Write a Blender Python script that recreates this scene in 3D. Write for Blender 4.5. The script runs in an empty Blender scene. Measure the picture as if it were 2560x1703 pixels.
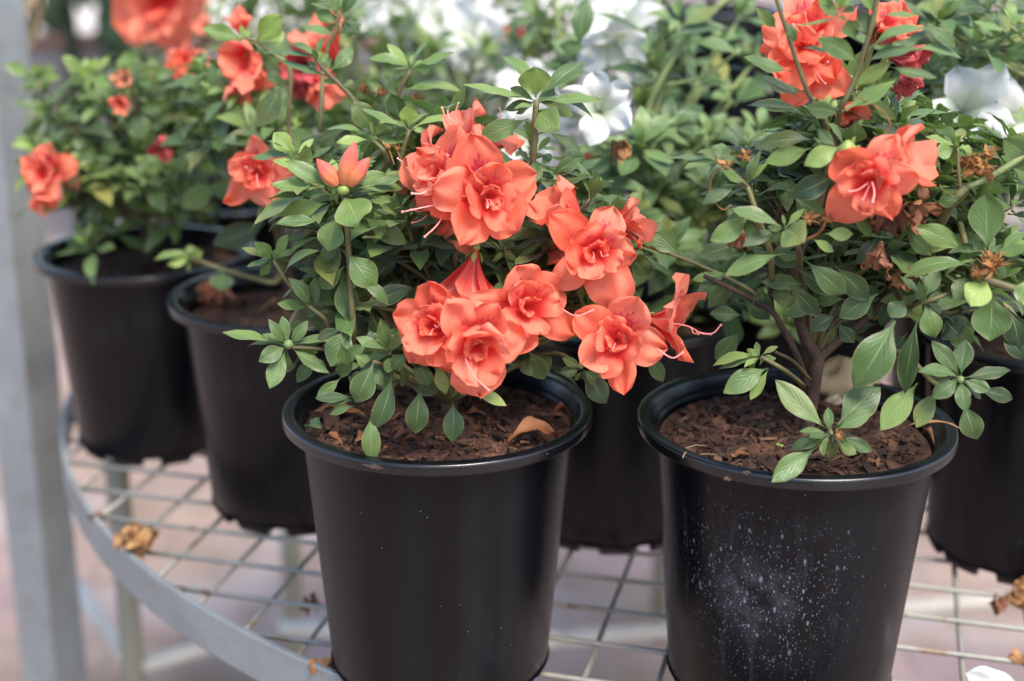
import bpy, bmesh, math, random
from math import sin, cos, pi, radians, sqrt
from mathutils import Vector, Matrix, noise

S = bpy.context.scene
C = S.collection
V = Vector
RNG = random.Random(7)

# ------------------------------------------------------------------ camera
F_PX, TH, ROLL, HC = 3608.6, radians(17.634), radians(.3917), .5105
IW, IH = 2560.0, 1703.0
CAM = V((0, 0, HC))
RIGHT = V((1, 0, 0)); UPV = V((0, sin(TH), cos(TH))); TOW = V((0, -cos(TH), sin(TH)))

def ray(u, v):
    a, b = u - IW / 2, v - IH / 2
    x = cos(ROLL) * a + sin(ROLL) * b
    y = -sin(ROLL) * a + cos(ROLL) * b
    return V((x, F_PX * cos(TH) - y * sin(TH), -F_PX * sin(TH) - y * cos(TH)))

def at(u, v, Y):
    d = ray(u, v)
    return CAM + d * (Y / d.y)

def on(u, v, z=0.0):
    d = ray(u, v)
    return CAM + d * ((z - HC) / d.z)

def ppm(p):
    return F_PX / (-(p - CAM).dot(TOW))

def camvec(f):
    return (RIGHT * f[0] + UPV * f[1] + TOW * f[2]).normalized()

cam = bpy.data.cameras.new('camera'); camo = bpy.data.objects.new('camera', cam); C.objects.link(camo)
# image turned by +ROLL means the camera is turned the other way about its axis
R3 = Matrix((RIGHT, UPV, TOW)).transposed() @ Matrix.Rotation(ROLL, 3, 'Z')
camo.matrix_world = Matrix.Translation(CAM) @ R3.to_4x4()
cam.sensor_width = 36; cam.lens = F_PX * 36 / IW
cam.clip_start = .05; cam.clip_end = 200
cam.dof.use_dof = True; cam.dof.focus_distance = .862; cam.dof.aperture_fstop = 3.3
cam.dof.aperture_blades = 7
S.camera = camo

# ------------------------------------------------------------------ light
w = bpy.data.worlds.new('World'); S.world = w; w.use_nodes = True
nt = w.node_tree; bg = nt.nodes['Background']
sky = nt.nodes.new('ShaderNodeTexSky'); sky.sky_type = 'NISHITA'; sky.sun_disc = False
SUN_EL, SUN_AZ = radians(58), radians(148)       # azimuth measured from +Y towards +X
sky.sun_elevation = SUN_EL; sky.sun_rotation = SUN_AZ
sky.air_density = 1.0; sky.dust_density = 1.2; sky.ozone_density = 1.0
nt.links.new(sky.outputs[0], bg.inputs[0]); bg.inputs[1].default_value = .13
sl = bpy.data.lights.new('sun', 'SUN'); sl.energy = 2.2; sl.angle = radians(24); sl.color = (1, .94, .85)
so = bpy.data.objects.new('sun', sl); C.objects.link(so)
sd = V((sin(SUN_AZ) * cos(SUN_EL), cos(SUN_AZ) * cos(SUN_EL), sin(SUN_EL)))
so.rotation_euler = sd.to_track_quat('Z', 'Y').to_euler(); so.location = sd * 5
S.view_settings.view_transform = 'Standard'; S.view_settings.look = 'None'
S.view_settings.exposure = 1.48; S.view_settings.gamma = 1; S.view_settings.use_curve_mapping = False
S.cycles.max_bounces = 7; S.cycles.transparent_max_bounces = 4
S.cycles.use_denoising = True

# ------------------------------------------------------------------ node helpers
class NT:
    def __init__(s, name):
        s.m = bpy.data.materials.new(name); s.m.use_nodes = True
        s.t = s.m.node_tree; s.n = s.t.nodes; s.b = s.n['Principled BSDF']; s.out = s.n['Material Output']
    def node(s, typ, **kw):
        n = s.n.new(typ)
        for k, v in kw.items(): setattr(n, k, v)
        return n
    def link(s, a, b): s.t.links.new(a, b)
    def put(s, sock, v):
        if hasattr(v, 'is_output'): s.link(v, sock)
        else: sock.default_value = v
    def math(s, op, a, b=0.0, c=0.0, clamp=False):
        n = s.node('ShaderNodeMath', operation=op, use_clamp=clamp)
        for i, v in enumerate((a, b, c)): s.put(n.inputs[i], v)
        return n.outputs[0]
    def mix(s, f, a, b, mode='MIX'):
        n = s.node('ShaderNodeMix', data_type='RGBA', blend_type=mode)
        for i, v in ((0, f), (6, a), (7, b)):
            if isinstance(v, tuple) and len(v) == 3: v = (*v, 1)
            s.put(n.inputs[i], v)
        return n.outputs[2]
    def noise(s, vec, scale, detail=3, rough=.55, dist=0.0):
        n = s.node('ShaderNodeTexNoise'); n.inputs['Scale'].default_value = scale
        n.inputs['Detail'].default_value = detail; n.inputs['Roughness'].default_value = rough
        n.inputs['Distortion'].default_value = dist
        if vec is not None: s.link(vec, n.inputs['Vector'])
        return n.outputs['Fac']
    def vor(s, vec, scale, feat='F1', rnd=1.0):
        n = s.node('ShaderNodeTexVoronoi', feature=feat); n.inputs['Scale'].default_value = scale
        n.inputs['Randomness'].default_value = rnd
        if vec is not None: s.link(vec, n.inputs['Vector'])
        return n
    def ramp(s, f, stops):
        n = s.node('ShaderNodeValToRGB'); e = n.color_ramp.elements
        while len(e) < len(stops): e.new(.5)
        for el, (p, c) in zip(e, stops):
            el.position = p; el.color = (*c, 1) if len(c) == 3 else c
        s.link(f, n.inputs[0]); return n.outputs[0]
    def sstep(s, x, a, b):
        n = s.node('ShaderNodeMapRange', interpolation_type='SMOOTHSTEP')
        s.put(n.inputs[0], x); n.inputs[1].default_value = a; n.inputs[2].default_value = b
        return n.outputs[0]
    def co(s, which='Object'): return s.node('ShaderNodeTexCoord').outputs[which]
    def attr(s, name): return s.node('ShaderNodeAttribute', attribute_name=name).outputs['Fac']
    def bump(s, h, strength, dist):
        n = s.node('ShaderNodeBump'); n.inputs['Strength'].default_value = strength
        n.inputs['Distance'].default_value = dist; s.link(h, n.inputs['Height'])
        s.link(n.outputs[0], s.b.inputs['Normal']); return n.outputs[0]
    def set(s, **kw):
        for k, v in kw.items():
            if isinstance(v, tuple) and len(v) == 3: v = (*v, 1)
            s.put(s.b.inputs[k.replace('_', ' ')], v)
    def thin(s, col, f, nrm=None):
        tr = s.node('ShaderNodeBsdfTranslucent'); s.put(tr.inputs[0], col)
        mx = s.node('ShaderNodeMixShader'); mx.inputs[0].default_value = f
        s.link(s.b.outputs[0], mx.inputs[1]); s.link(tr.outputs[0], mx.inputs[2])
        s.link(mx.outputs[0], s.out.inputs[0])
        if nrm: s.link(nrm, tr.inputs['Normal'])

def leaf_material(name, dark, mid, young, sheen=.20):
    k = NT(name)
    uv = k.node('ShaderNodeUVMap', uv_map='uv').outputs[0]
    sp = k.node('ShaderNodeSeparateXYZ'); k.link(uv, sp.inputs[0])
    x = k.math('ABSOLUTE', k.math('SUBTRACT', sp.outputs[0], .5)); y = sp.outputs[1]
    tone = k.attr('tone'); rnd = k.node('ShaderNodeObjectInfo').outputs['Random']
    f = k.math('ADD', tone, k.math('MULTIPLY', k.math('SUBTRACT', rnd, .5), .42))
    gen = k.co('Object')
    f = k.math('ADD', f, k.math('MULTIPLY', k.math('SUBTRACT', k.noise(gen, 45, 3), .5), .35), clamp=True)
    col = k.ramp(f, [(.0, dark), (.5, mid), (1., young)])
    # side veins
    vph = k.math('ADD', k.math('ADD', k.math('MULTIPLY', y, 40.), k.math('MULTIPLY', x, -42.)), k.math('MULTIPLY', k.noise(gen, 70, 2), 3.5))
    vein = k.math('POWER', k.math('ADD', k.math('MULTIPLY', k.math('SINE', vph), .5), .5), 9.)
    net = k.vor(uv, 26, 'DISTANCE_TO_EDGE').outputs['Distance']
    netl = k.sstep(net, .0, .12)
    vein = k.math('MULTIPLY', vein, k.sstep(x, .5, .2))
    rib = k.sstep(x, .03, .008)
    ribf = k.math('MULTIPLY', rib, k.sstep(y, 1.0, .3))
    pale = k.mix(.45, col, (.30, .36, .17))
    tipy = k.math('MULTIPLY', k.sstep(y, .80, 1.0), k.sstep(rnd, .2, .9))
    col = k.mix(k.math('MULTIPLY', tipy, .35), col, (.24, .27, .09))
    col = k.mix(k.math('MULTIPLY', vein, .13), col, pale)
    col = k.mix(k.math('MULTIPLY', ribf, .75), col, (.27, .33, .13))
    edge = k.sstep(x, .455, .495)
    col = k.mix(k.math('MULTIPLY', edge, .7), col, (.27, .23, .11))
    # rust spots and worn tips
    spot = k.math('MULTIPLY', k.sstep(k.noise(gen, 130, 2), .70, .78), k.sstep(rnd, .3, .9))
    col = k.mix(k.math('MULTIPLY', spot, .6), col, (.10, .06, .02))
    age = k.attr('bl')
    col = k.mix(k.math('MULTIPLY', age, k.sstep(k.math('ADD', k.noise(gen, 60, 3), k.math('MULTIPLY', y, .35)), .45, .75)), col, (.22, .21, .05))
    back = k.node('ShaderNodeNewGeometry').outputs['Backfacing']
    col = k.mix(k.math('MULTIPLY', back, .45), col, (.16, .22, .10))
    h = k.math('ADD', k.math('MULTIPLY', vein, -.7), k.math('MULTIPLY', rib, -1.0))
    h = k.math('ADD', h, k.math('MULTIPLY', netl, .10))
    h = k.math('ADD', h, k.math('MULTIPLY', k.noise(gen, 90, 2), .22))
    nrm = k.bump(h, .38, .0006)
    dust_sheen = k.sstep(k.noise(gen, 25, 4), .42, .75)
    k.set(Base_Color=col, Roughness=k.math('ADD', .33, k.math('MULTIPLY', dust_sheen, .30)), IOR=1.47)
    k.b.inputs['Sheen Weight'].default_value = sheen
    k.b.inputs['Sheen Roughness'].default_value = .4
    k.b.inputs['Sheen Tint'].default_value = (.9, .95, 1, 1)
    k.thin(k.mix(1, col, (1.25, 1.5, .6), 'MULTIPLY'), .22)
    return k.m

def petal_material(name, base, lite, throat, spotc, tr=.48):
    k = NT(name)
    uv = k.node('ShaderNodeUVMap', uv_map='uv').outputs[0]
    sp = k.node('ShaderNodeSeparateXYZ'); k.link(uv, sp.inputs[0])
    x = k.math('ABSOLUTE', k.math('SUBTRACT', sp.outputs[0], .5)); y = sp.outputs[1]
    rnd = k.node('ShaderNodeObjectInfo').outputs['Random']
    gen = k.co('Object')
    n1 = k.noise(gen, 60, 3)
    f = k.math('ADD', k.math('MULTIPLY', n1, .7), k.math('MULTIPLY', rnd, .45))
    col = k.mix(k.sstep(f, .2, .95), base, lite)
    col = k.mix(k.math('MULTIPLY', k.sstep(y, .66, .36), .9), col, throat)
    mp = k.node('ShaderNodeMapping'); mp.inputs['Scale'].default_value = (1, .28, 1); k.link(uv, mp.inputs[0])
    fine = k.noise(mp.outputs[0], 30, 2)
    bl = k.attr('bl')
    sp_ = k.math('MULTIPLY', k.sstep(k.math('ADD', bl, k.math('MULTIPLY', k.math('SUBTRACT', fine, .5), 1.1)), .38, .85), .85)
    col = k.mix(sp_, col, spotc)
    rib = k.math('MULTIPLY', k.sstep(x, .05, .01), k.sstep(y, .98, .5))
    back = k.node('ShaderNodeNewGeometry').outputs['Backfacing']
    col = k.mix(k.math('MULTIPLY', back, .28), col, lite)
    col = k.mix(k.math('MULTIPLY', rib, k.math('MULTIPLY_ADD', back, .42, .03)), col, (.95, .62, .52))
    vein = k.noise(mp.outputs[0], 38, 3)
    col = k.mix(k.math('MULTIPLY', k.sstep(vein, .45, .7), .16), col, base)
    bru = k.math('MULTIPLY', k.sstep(k.noise(gen, 150, 2), .70, .78), .30)
    col = k.mix(bru, col, throat)
    h = k.math('ADD', k.math('MULTIPLY', vein, 1.), k.math('MULTIPLY', k.noise(gen, 190, 3), .7))
    nrm = k.bump(h, .5, .0007)
    k.set(Base_Color=col, Roughness=.52, IOR=1.36)
    k.b.inputs['Sheen Weight'].default_value = .12
    k.thin(col, tr)
    return k.m

def simple_material(name, cols, scale=30, rough=.7, bump=.0, bscale=90, metal=0., thin=0., detail=4, bdist=.001):
    k = NT(name); gen = k.co('Object'); rnd = k.node('ShaderNodeObjectInfo').outputs['Random']
    f = k.math('ADD', k.noise(gen, scale, detail), k.math('MULTIPLY', k.math('SUBTRACT', rnd, .5), .25))
    n = len(cols)
    col = k.ramp(f, [(.28 + .44 * i / max(1, n - 1), c) for i, c in enumerate(cols)])
    k.set(Base_Color=col, Roughness=rough, Metallic=metal)
    if bump: k.bump(k.noise(gen, bscale, 4), bump, bdist)
    if thin: k.thin(col, thin)
    return k.m

M = {}
M['leaf'] = leaf_material('azalea_leaf', (.026, .052, .018), (.092, .158, .042), (.26, .355, .08))
M['leaf_white'] = leaf_material('pale_azalea_leaf', (.036, .070, .028), (.098, .168, .055), (.19, .29, .10), .16)
M['petal'] = petal_material('coral_petal', (.93, .185, .098), (.95, .325, .21), (.76, .040, .042), (.58, .0, .062))
M['petal_white'] = petal_material('white_petal', (.66, .65, .61), (.74, .74, .72), (.62, .66, .48), (.70, .66, .60), .3)
M['wilt'] = petal_material('wilted_crimson_petal', (.42, .03, .045), (.66, .12, .11), (.25, .012, .03), (.16, .01, .03), .25)
M['faded'] = petal_material('faded_orange_petal', (.42, .13, .055), (.60, .25, .13), (.30, .08, .04), (.25, .05, .03), .2)
M['brown'] = simple_material('dry_brown_petal', [(.075, .028, .016), (.22, .085, .04), (.36, .16, .075)], 60, .75, .6, 140, thin=.18)
M['tuft'] = simple_material('dry_calyx', [(.16, .055, .015), (.36, .15, .045), (.50, .27, .10)], 120, .8, thin=.2)
M['bark'] = simple_material('woody_bark', [(.022, .012, .008), (.060, .031, .020), (.095, .053, .034)], 90, .85, .8, 240)
M['stem'] = simple_material('green_stem', [(.065, .05, .022), (.115, .10, .036), (.18, .17, .06)], 35, .6, .4, 300)
M['stem_white'] = simple_material('pale_green_stem', [(.16, .20, .07), (.24, .29, .11), (.30, .34, .15)], 35, .6, .3, 300)
M['calyx'] = simple_material('green_calyx', [(.20, .27, .06), (.30, .38, .10)], 50, .5, thin=.15)
M['stamen'] = simple_material('pink_filament', [(.85, .22, .20), (.90, .42, .36)], 50, .45)
M['anther'] = simple_material('pale_anther', [(.45, .16, .14), (.75, .50, .44)], 300, .4)
M['anther_white'] = simple_material('pale_filament', [(.80, .78, .62), (.88, .86, .74)], 50, .5)
M['bud'] = petal_material('coral_bud', (.58, .075, .05), (.70, .13, .09), (.60, .20, .08), (.5, .03, .05), .12)
M['galv'] = None

def pot_material(name, spots, rim=False):
    k = NT(name); g = k.co('Object')
    d = k.noise(g, 14, 5); fine = k.noise(g, 260, 3)
    mp = k.node('ShaderNodeMapping'); mp.inputs['Scale'].default_value = (1, 1, .12); k.link(g, mp.inputs[0])
    scr = k.noise(mp.outputs[0], 130, 3)
    dust_sheen = k.math('MULTIPLY', k.sstep(d, .48, .78), k.sstep(scr, .38, .66))
    mpv = k.node('ShaderNodeMapping'); mpv.inputs['Scale'].default_value = (1, 1, .10); k.link(g, mpv.inputs[0])
    sheen_band = k.sstep(k.noise(mpv.outputs[0], 17, 2), .46, .68)
    dust_sheen = k.math('ADD', dust_sheen, k.math('MULTIPLY', sheen_band, .55), clamp=True)  # real dust plus vertical sheen bands painted in where reflections would show
    col = k.mix(k.math('MULTIPLY', dust_sheen, .30), (.0026, .0027, .0042), (.026, .027, .032))
    rough = k.math('ADD', .22, k.math('MULTIPLY', k.math('ADD', scr, sheen_band), .12))
    vv = k.vor(g, 330); near = k.sstep(vv.outputs['Distance'], .20, .06)
    sep = k.node('ShaderNodeSeparateColor'); k.link(vv.outputs['Color'], sep.inputs[0])
    few = k.math('GREATER_THAN', sep.outputs[0], .985)
    col = k.mix(k.math('MULTIPLY', k.math('MULTIPLY', near, few), .45), col, (.34, .31, .27))
    if spots:
        def blob(cx, cy, cz, r0, r1):
            sub = k.node('ShaderNodeVectorMath', operation='DISTANCE'); k.link(g, sub.inputs[0]); sub.inputs[1].default_value = (cx, cy, cz)
            return k.sstep(sub.outputs['Value'], r1, r0)
        area = k.math('MULTIPLY', blob(-.036, -.080, .098, .012, .108), 1.)
        core = blob(-.034, -.078, .098, .0, .036)
        tot = 0
        for sc, thr, amp, sz in ((210, .62, .34, .24), (380, .55, .32, .28), (640, .46, .30, .32), (980, .42, .26, .34), (110, .86, .20, .18)):
            mp2 = k.node('ShaderNodeMapping'); mp2.inputs['Scale'].default_value = (1, 1, .50); k.link(g, mp2.inputs[0])
            q = k.vor(mp2.outputs[0], sc); s2 = k.node('ShaderNodeSeparateColor'); k.link(q.outputs['Color'], s2.inputs[0])
            dot = k.sstep(q.outputs['Distance'], sz, sz * .35)
            ok = k.sstep(k.math('ADD', s2.outputs[0], k.math('MULTIPLY', area, .42)), 1.0, 1.12)
            tot = k.math('ADD', tot, k.math('MULTIPLY', k.math('MULTIPLY', dot, ok), amp))
        tot = k.math('MULTIPLY', tot, area)
        run = k.math('MULTIPLY', k.sstep(k.noise(mpv.outputs[0], 120, 3), .54, .70), k.math('MULTIPLY', area, .04))
        haze = k.math('ADD', k.math('MULTIPLY', core, k.math('MULTIPLY', k.sstep(k.noise(g, 60, 4), .3, .7), .15)), run)
        col = k.mix(k.math('ADD', tot, haze, clamp=True), col, (.42, .44, .54))
        rough = k.math('ADD', rough, k.math('MULTIPLY', tot, .35))
    k.set(Base_Color=col, Roughness=k.math('MULTIPLY', rough, .8 if rim else 1.), IOR=1.6 if rim else 1.34)
    k.bump(k.math('ADD', k.math('MULTIPLY', scr, .6), k.math('MULTIPLY', fine, .4)), .12, .0006)
    return k.m
M['pot'] = pot_material('black_plastic', False)
M['rim'] = pot_material('glossy_black_rim', False, True)
M['pot_spots'] = pot_material('water_marked_black_plastic', True)

def soil_material():
    k = NT('bark_potting_mix'); g = k.co('Object')
    a = k.noise(g, 55, 6, .65); b = k.vor(g, 120, 'F1')
    sep = k.node('ShaderNodeSeparateColor'); k.link(b.outputs['Color'], sep.inputs[0])
    t = k.attr('tone')
    f = k.math('ADD', k.math('MULTIPLY', a, .75), k.math('MULTIPLY', t, .5))
    col = k.ramp(f, [(.25, (.008, .005, .0035)), (.5, (.048, .022, .012)), (.72, (.120, .052, .027)), (.95, (.22, .11, .058))])
    k.set(Base_Color=col, Roughness=.82)
    k.bump(k.math('ADD', k.noise(g, 160, 5, .7), k.math('MULTIPLY', b.outputs['Distance'], .6)), .9, .002)
    return k.m
M['soil'] = soil_material()

def galv(name, cols, rust=.5):
    k = NT(name); g = k.co('Object')
    a = k.noise(g, 22, 5, .65); b = k.noise(g, 140, 3)
    col = k.ramp(k.math('ADD', k.math('MULTIPLY', a, .75), k.math('MULTIPLY', b, .25)), [(.3, cols[0]), (.7, cols[1])])
    r = k.math('MULTIPLY', k.sstep(k.noise(g, 34, 4, .7), .53, .68), rust)
    col = k.mix(r, col, (.22, .13, .06))
    k.set(Base_Color=col, Roughness=k.math('ADD', .42, k.math('MULTIPLY', a, .25)), Metallic=.35)
    k.bump(b, .25, .0006)
    return k.m
M['galv'] = galv('galvanised_steel', ((.235, .25, .255), (.33, .345, .345)), .3)
M['wire'] = galv('weathered_mesh_wire', ((.24, .235, .21), (.38, .36, .31)), .9)
M['olive'] = simple_material('olive_grey_paint', [(.17, .155, .11), (.25, .23, .17)], 9, .6)
M['cream'] = simple_material('cream_paint', [(.50, .45, .38), (.62, .57, .50)], 6, .6)

def floor_material():
    k = NT('pink_pavers'); g = k.co('Object')
    br = k.node('ShaderNodeTexBrick'); br.offset = .5; br.inputs['Scale'].default_value = 2.2
    br.inputs['Mortar Size'].default_value = .012; br.inputs['Bias'].default_value = 0
    br.inputs['Color1'].default_value = (.27, .195, .175, 1); br.inputs['Color2'].default_value = (.22, .16, .15, 1)
    br.inputs['Mortar'].default_value = (.16, .13, .12, 1); k.link(g, br.inputs['Vector'])
    st = k.noise(g, 1.7, 4, .6); st2 = k.noise(g, 9, 4)
    col = k.mix(k.sstep(k.noise(g, .9, 2), .42, .60), k.mix(1, br.outputs['Color'], (1.05, .98, .80), 'MULTIPLY'), k.mix(1, br.outputs['Color'], (1.06, .99, 1.0), 'MULTIPLY'))
    col = k.mix(k.sstep(st, .48, .66), col, (.17, .115, .075))
    col = k.mix(k.math('MULTIPLY', k.sstep(k.noise(g, 2.9, 3), .52, .66), .8), col, (.30, .25, .235))
    col = k.mix(k.math('MULTIPLY', k.sstep(st2, .45, .7), .35), col, (.32, .26, .22))
    k.set(Base_Color=col, Roughness=.8)
    k.bump(st2, .3, .004)
    return k.m
M['floor'] = floor_material()
M['wood'] = simple_material('reddish_board', [(.14, .06, .035), (.24, .11, .065)], 12, .7)
M['stone'] = simple_material('cream_stone', [(.55, .38, .20), (.76, .60, .38)], 45, .7, .5, 80)
M['straw'] = simple_material('dry_straw', [(.16, .11, .06), (.30, .22, .12)], 60, .7, thin=.2)
M['dry_leaf'] = simple_material('dry_orange_leaf', [(.09, .028, .012), (.24, .085, .03), (.34, .16, .06)], 45, .65, .5, 120, thin=.2)
M['tan'] = simple_material('tan_dry_flower', [(.19, .075, .028), (.38, .18, .07), (.52, .31, .14)], 80, .75, .6, 140, thin=.2)
M['dark_green'] = simple_material('dark_foliage', [(.012, .028, .012), (.03, .065, .025)], 8, .7, thin=.1)

# ------------------------------------------------------------------ object helpers
def link(name, me, mats, parent=None):
    o = bpy.data.objects.new(name, me); C.objects.link(o)
    if parent is not None: o.parent = parent
    return o

def empty(name, loc):
    o = bpy.data.objects.new(name, None); C.objects.link(o); o.location = loc; o.empty_display_size = .02
    return o

def tag(o, label=None, cat=None, group=None, kind=None):
    if label: o['label'] = label
    if cat: o['category'] = cat
    if group: o['group'] = group
    if kind: o['kind'] = kind
    return o

class MB:
    """collects vertices, faces, uvs and two float attributes; build() links ONE mesh object"""
    def __init__(s): s.v = []; s.f = []; s.uv = []; s.tone = []; s.bl = []; s.mi = []
    def grid(s, fn, nu, nv, tone=.5, bl=None, closed=False, mi=0):
        b = len(s.v); W = nv if closed else nv + 1
        for i in range(nu + 1):
            for j in range(W):
                a, c = i / nu, j / nv
                s.v.append(V(fn(a, c))); s.uv.append((c, a)); s.tone.append(tone)
                s.bl.append(bl(a, c) if bl else 0.)
        for i in range(nu):
            for j in range(nv):
                j2 = (j + 1) % nv if closed else j + 1
                s.f.append((b + i * W + j, b + i * W + j2, b + (i + 1) * W + j2, b + (i + 1) * W + j)); s.mi.append(mi)
    def tube(s, pts, rad, n=6, tone=.5, mi=0, cap=True):
        pts = [V(p) for p in pts]; b = len(s.v); m = len(pts)
        rad = [rad] * m if isinstance(rad, (int, float)) else rad
        up = V((.13, .31, .94)).normalized()
        for i, p in enumerate(pts):
            d = (pts[min(i + 1, m - 1)] - pts[max(i - 1, 0)]).normalized()
            x = d.cross(up)
            if x.length < .05: x = d.cross(V((1, 0, 0)))
            x.normalize(); y = d.cross(x)
            for j in range(n):
                a = 2 * pi * j / n
                s.v.append(p + (x * cos(a) + y * sin(a)) * rad[i]); s.uv.append((j / n, i / m)); s.tone.append(tone); s.bl.append(0)
        for i in range(m - 1):
            for j in range(n):
                k = (j + 1) % n
                s.f.append((b + i * n + j, b + i * n + k, b + (i + 1) * n + k, b + (i + 1) * n + j)); s.mi.append(mi)
        if cap:
            s.f.append(tuple(b + j for j in range(n))[::-1]); s.mi.append(mi)
            s.f.append(tuple(b + (m - 1) * n + j for j in range(n))); s.mi.append(mi)
    def blob(s, c, r, seed=0, rough=.0, nu=8, nv=10, tone=.5, mi=0, rot=None):
        r = V(r) if not isinstance(r, (int, float)) else V((r, r, r))
        c = V(c); o = V((seed * 3.7, seed * 1.3, seed * 7.1))
        def fn(a, b):
            t, p = pi * (a * .998 + .001), 2 * pi * b
            d = V((sin(t) * cos(p), sin(t) * sin(p), cos(t)))
            k = 1 + rough * noise.noise(d * 1.7 + o) * 1.6
            q = V((d.x * r.x, d.y * r.y, d.z * r.z)) * k
            if rot: q = rot @ q
            return c + q
        s.grid(fn, nu, nv, tone, closed=True, mi=mi)
    def box(s, c, x, y, z, tone=.5, mi=0, jit=0, rng=None):
        b = len(s.v); c = V(c)
        for sx in (-1, 1):
            for sy in (-1, 1):
                for sz in (-1, 1):
                    k = 1 + (rng.uniform(-jit, jit) if jit else 0)
                    k2 = 1 + (rng.uniform(-jit, jit) if jit else 0)
                    s.v.append(c + x * sx * k + y * sy * k2 + z * sz); s.uv.append((0, 0)); s.tone.append(tone); s.bl.append(0)
        for f in ((0, 1, 3, 2), (4, 6, 7, 5), (0, 4, 5, 1), (2, 3, 7, 6), (0, 2, 6, 4), (1, 5, 7, 3)):
            s.f.append(tuple(b + i for i in f)); s.mi.append(mi)
    def mesh(s, name, mats, smooth=True):
        me = bpy.data.meshes.new(name); me.from_pydata([tuple(v) for v in s.v], [], s.f)
        for m in mats: me.materials.append(m)
        uvl = me.uv_layers.new(name='uv')
        li = [0] * len(me.loops); me.loops.foreach_get('vertex_index', li)
        flat = [c for i in li for c in s.uv[i]]
        uvl.data.foreach_set('uv', flat)
        for nm, dat in (('tone', s.tone), ('bl', s.bl)):
            a = me.attributes.new(nm, 'FLOAT', 'POINT'); a.data.foreach_set('value', dat)
        me.polygons.foreach_set('use_smooth', [smooth] * len(me.polygons))
        me.polygons.foreach_set('material_index', s.mi)
        me.update(); return me
    def build(s, name, mats, parent=None, smooth=True):
        """world-space vertices; a child of an Empty keeps its world place"""
        if not isinstance(mats, (list, tuple)): mats = [mats]
        off = V((0, 0, 0))
        if parent is not None:
            p = parent
            while p is not None: off += p.location; p = p.parent
        elif s.v:
            lo = V((min(v.x for v in s.v), min(v.y for v in s.v), min(v.z for v in s.v)))
            hi = V((max(v.x for v in s.v), max(v.y for v in s.v), max(v.z for v in s.v)))
            off = V(((lo.x + hi.x) / 2, (lo.y + hi.y) / 2, lo.z))
        s.v = [v - off for v in s.v]
        o = link(name, s.mesh(name, mats, smooth), mats, parent)
        if parent is None: o.location = off
        return o

def spline(pts, n=5):
    pts = [V(p) for p in pts]
    if len(pts) < 3:
        return [pts[0].lerp(pts[-1], i / n) for i in range(n + 1)]
    out = []; P = [pts[0] * 2 - pts[1]] + pts + [pts[-1] * 2 - pts[-2]]
    for i in range(1, len(P) - 2):
        a, b, c, d = P[i - 1:i + 3]
        for k in range(n):
            t = k / n
            out.append(.5 * ((2 * b) + (c - a) * t + (2 * a - 5 * b + 4 * c - d) * t * t + (3 * b - a - 3 * c + d) * t ** 3))
    out.append(pts[-1]); return out

# ------------------------------------------------------------------ leaves
def leaf_geo(mb, base, tip, width, nrm, tone=.5, arch=.10, fold=.18, obov=1.16, seed=0, nl=9, nw=6, wave=.04, bite=0):
    base, tip = V(base), V(tip); L = tip - base; ln = L.length
    x = L / ln; z = (nrm - x * nrm.dot(x))
    if z.length < 1e-4: z = x.orthogonal()
    z.normalize(); y = z.cross(x)
    o = V((seed * 1.37, seed * .71, seed * 2.3)); sk = noise.noise(o) * .07
    def fn(a, c):
        t = a; s_ = 1 - c * 2
        tt = max(0., (t - .05) / .95)
        if tt > 0:
            sh = sin(pi * tt ** obov); sh = max(0., sh) ** .92
            sh = max(sh, .03 if tt < .99 else .004)
            if tt < .3: sh = sh * (.55 + .45 * (tt / .3))
        else: sh = .05
        hw = width / 2 * sh
        if bite and s_ > 0: hw *= 1 - bite * max(0, noise.noise(V((t * 9, seed, 0)))) * 1.4
        zz = arch * ln * (4 * t * (1 - t)) - arch * ln * .25 * t * t
        zz += fold * abs(s_) ** 1.3 * hw - fold * .35 * abs(s_) ** 3 * hw
        zz += wave * width * noise.noise(V((t * 4, s_ * 1.5, 0)) + o) * 1.6 * abs(s_)
        return base + L * t + y * (s_ * hw + sk * ln * sin(pi * t)) + z * zz
    age = max(0., noise.noise(o * 3.1) * 2.0 - .62); mb.grid(fn, nl, nw, tone, lambda a, c: age)

def px_leaf(mb, bu, bv, tu, tv, wpx, Y, dy=0., tone=None, seed=None, arch=None, fold=None, obov=None, bite=0, ratio=.38):
    r = RNG
    seed = r.random() * 90 if seed is None else seed
    tone = r.uniform(.28, .62) if tone is None else tone
    b = at(bu, bv, Y); t = at(tu, tv, Y + dy)
    L = (t - b).length; wr = wpx / ppm(b)
    W = max(wr, ratio * L) if wr < ratio * L else wr
    W = min(W, wr * 2.4); a = math.acos(min(1, wr / W))
    x = (t - b).normalized(); vdir = (CAM - (b + t) / 2).normalized()
    n0 = (vdir - x * vdir.dot(x)).normalized(); y0 = n0.cross(x)
    n1, n2 = n0 * cos(a) + y0 * sin(a), n0 * cos(a) - y0 * sin(a)
    n = n1 if n1.z > n2.z else n2
    leaf_geo(mb, b, t, W * .92, n, tone, r.uniform(-.03, .17) if arch is None else arch,
             r.uniform(.05, .28) if fold is None else fold, r.uniform(1.05, 1.3) if obov is None else obov, seed, 10, 6, .10, bite or (.30 if r.random() < .07 else 0))

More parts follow.
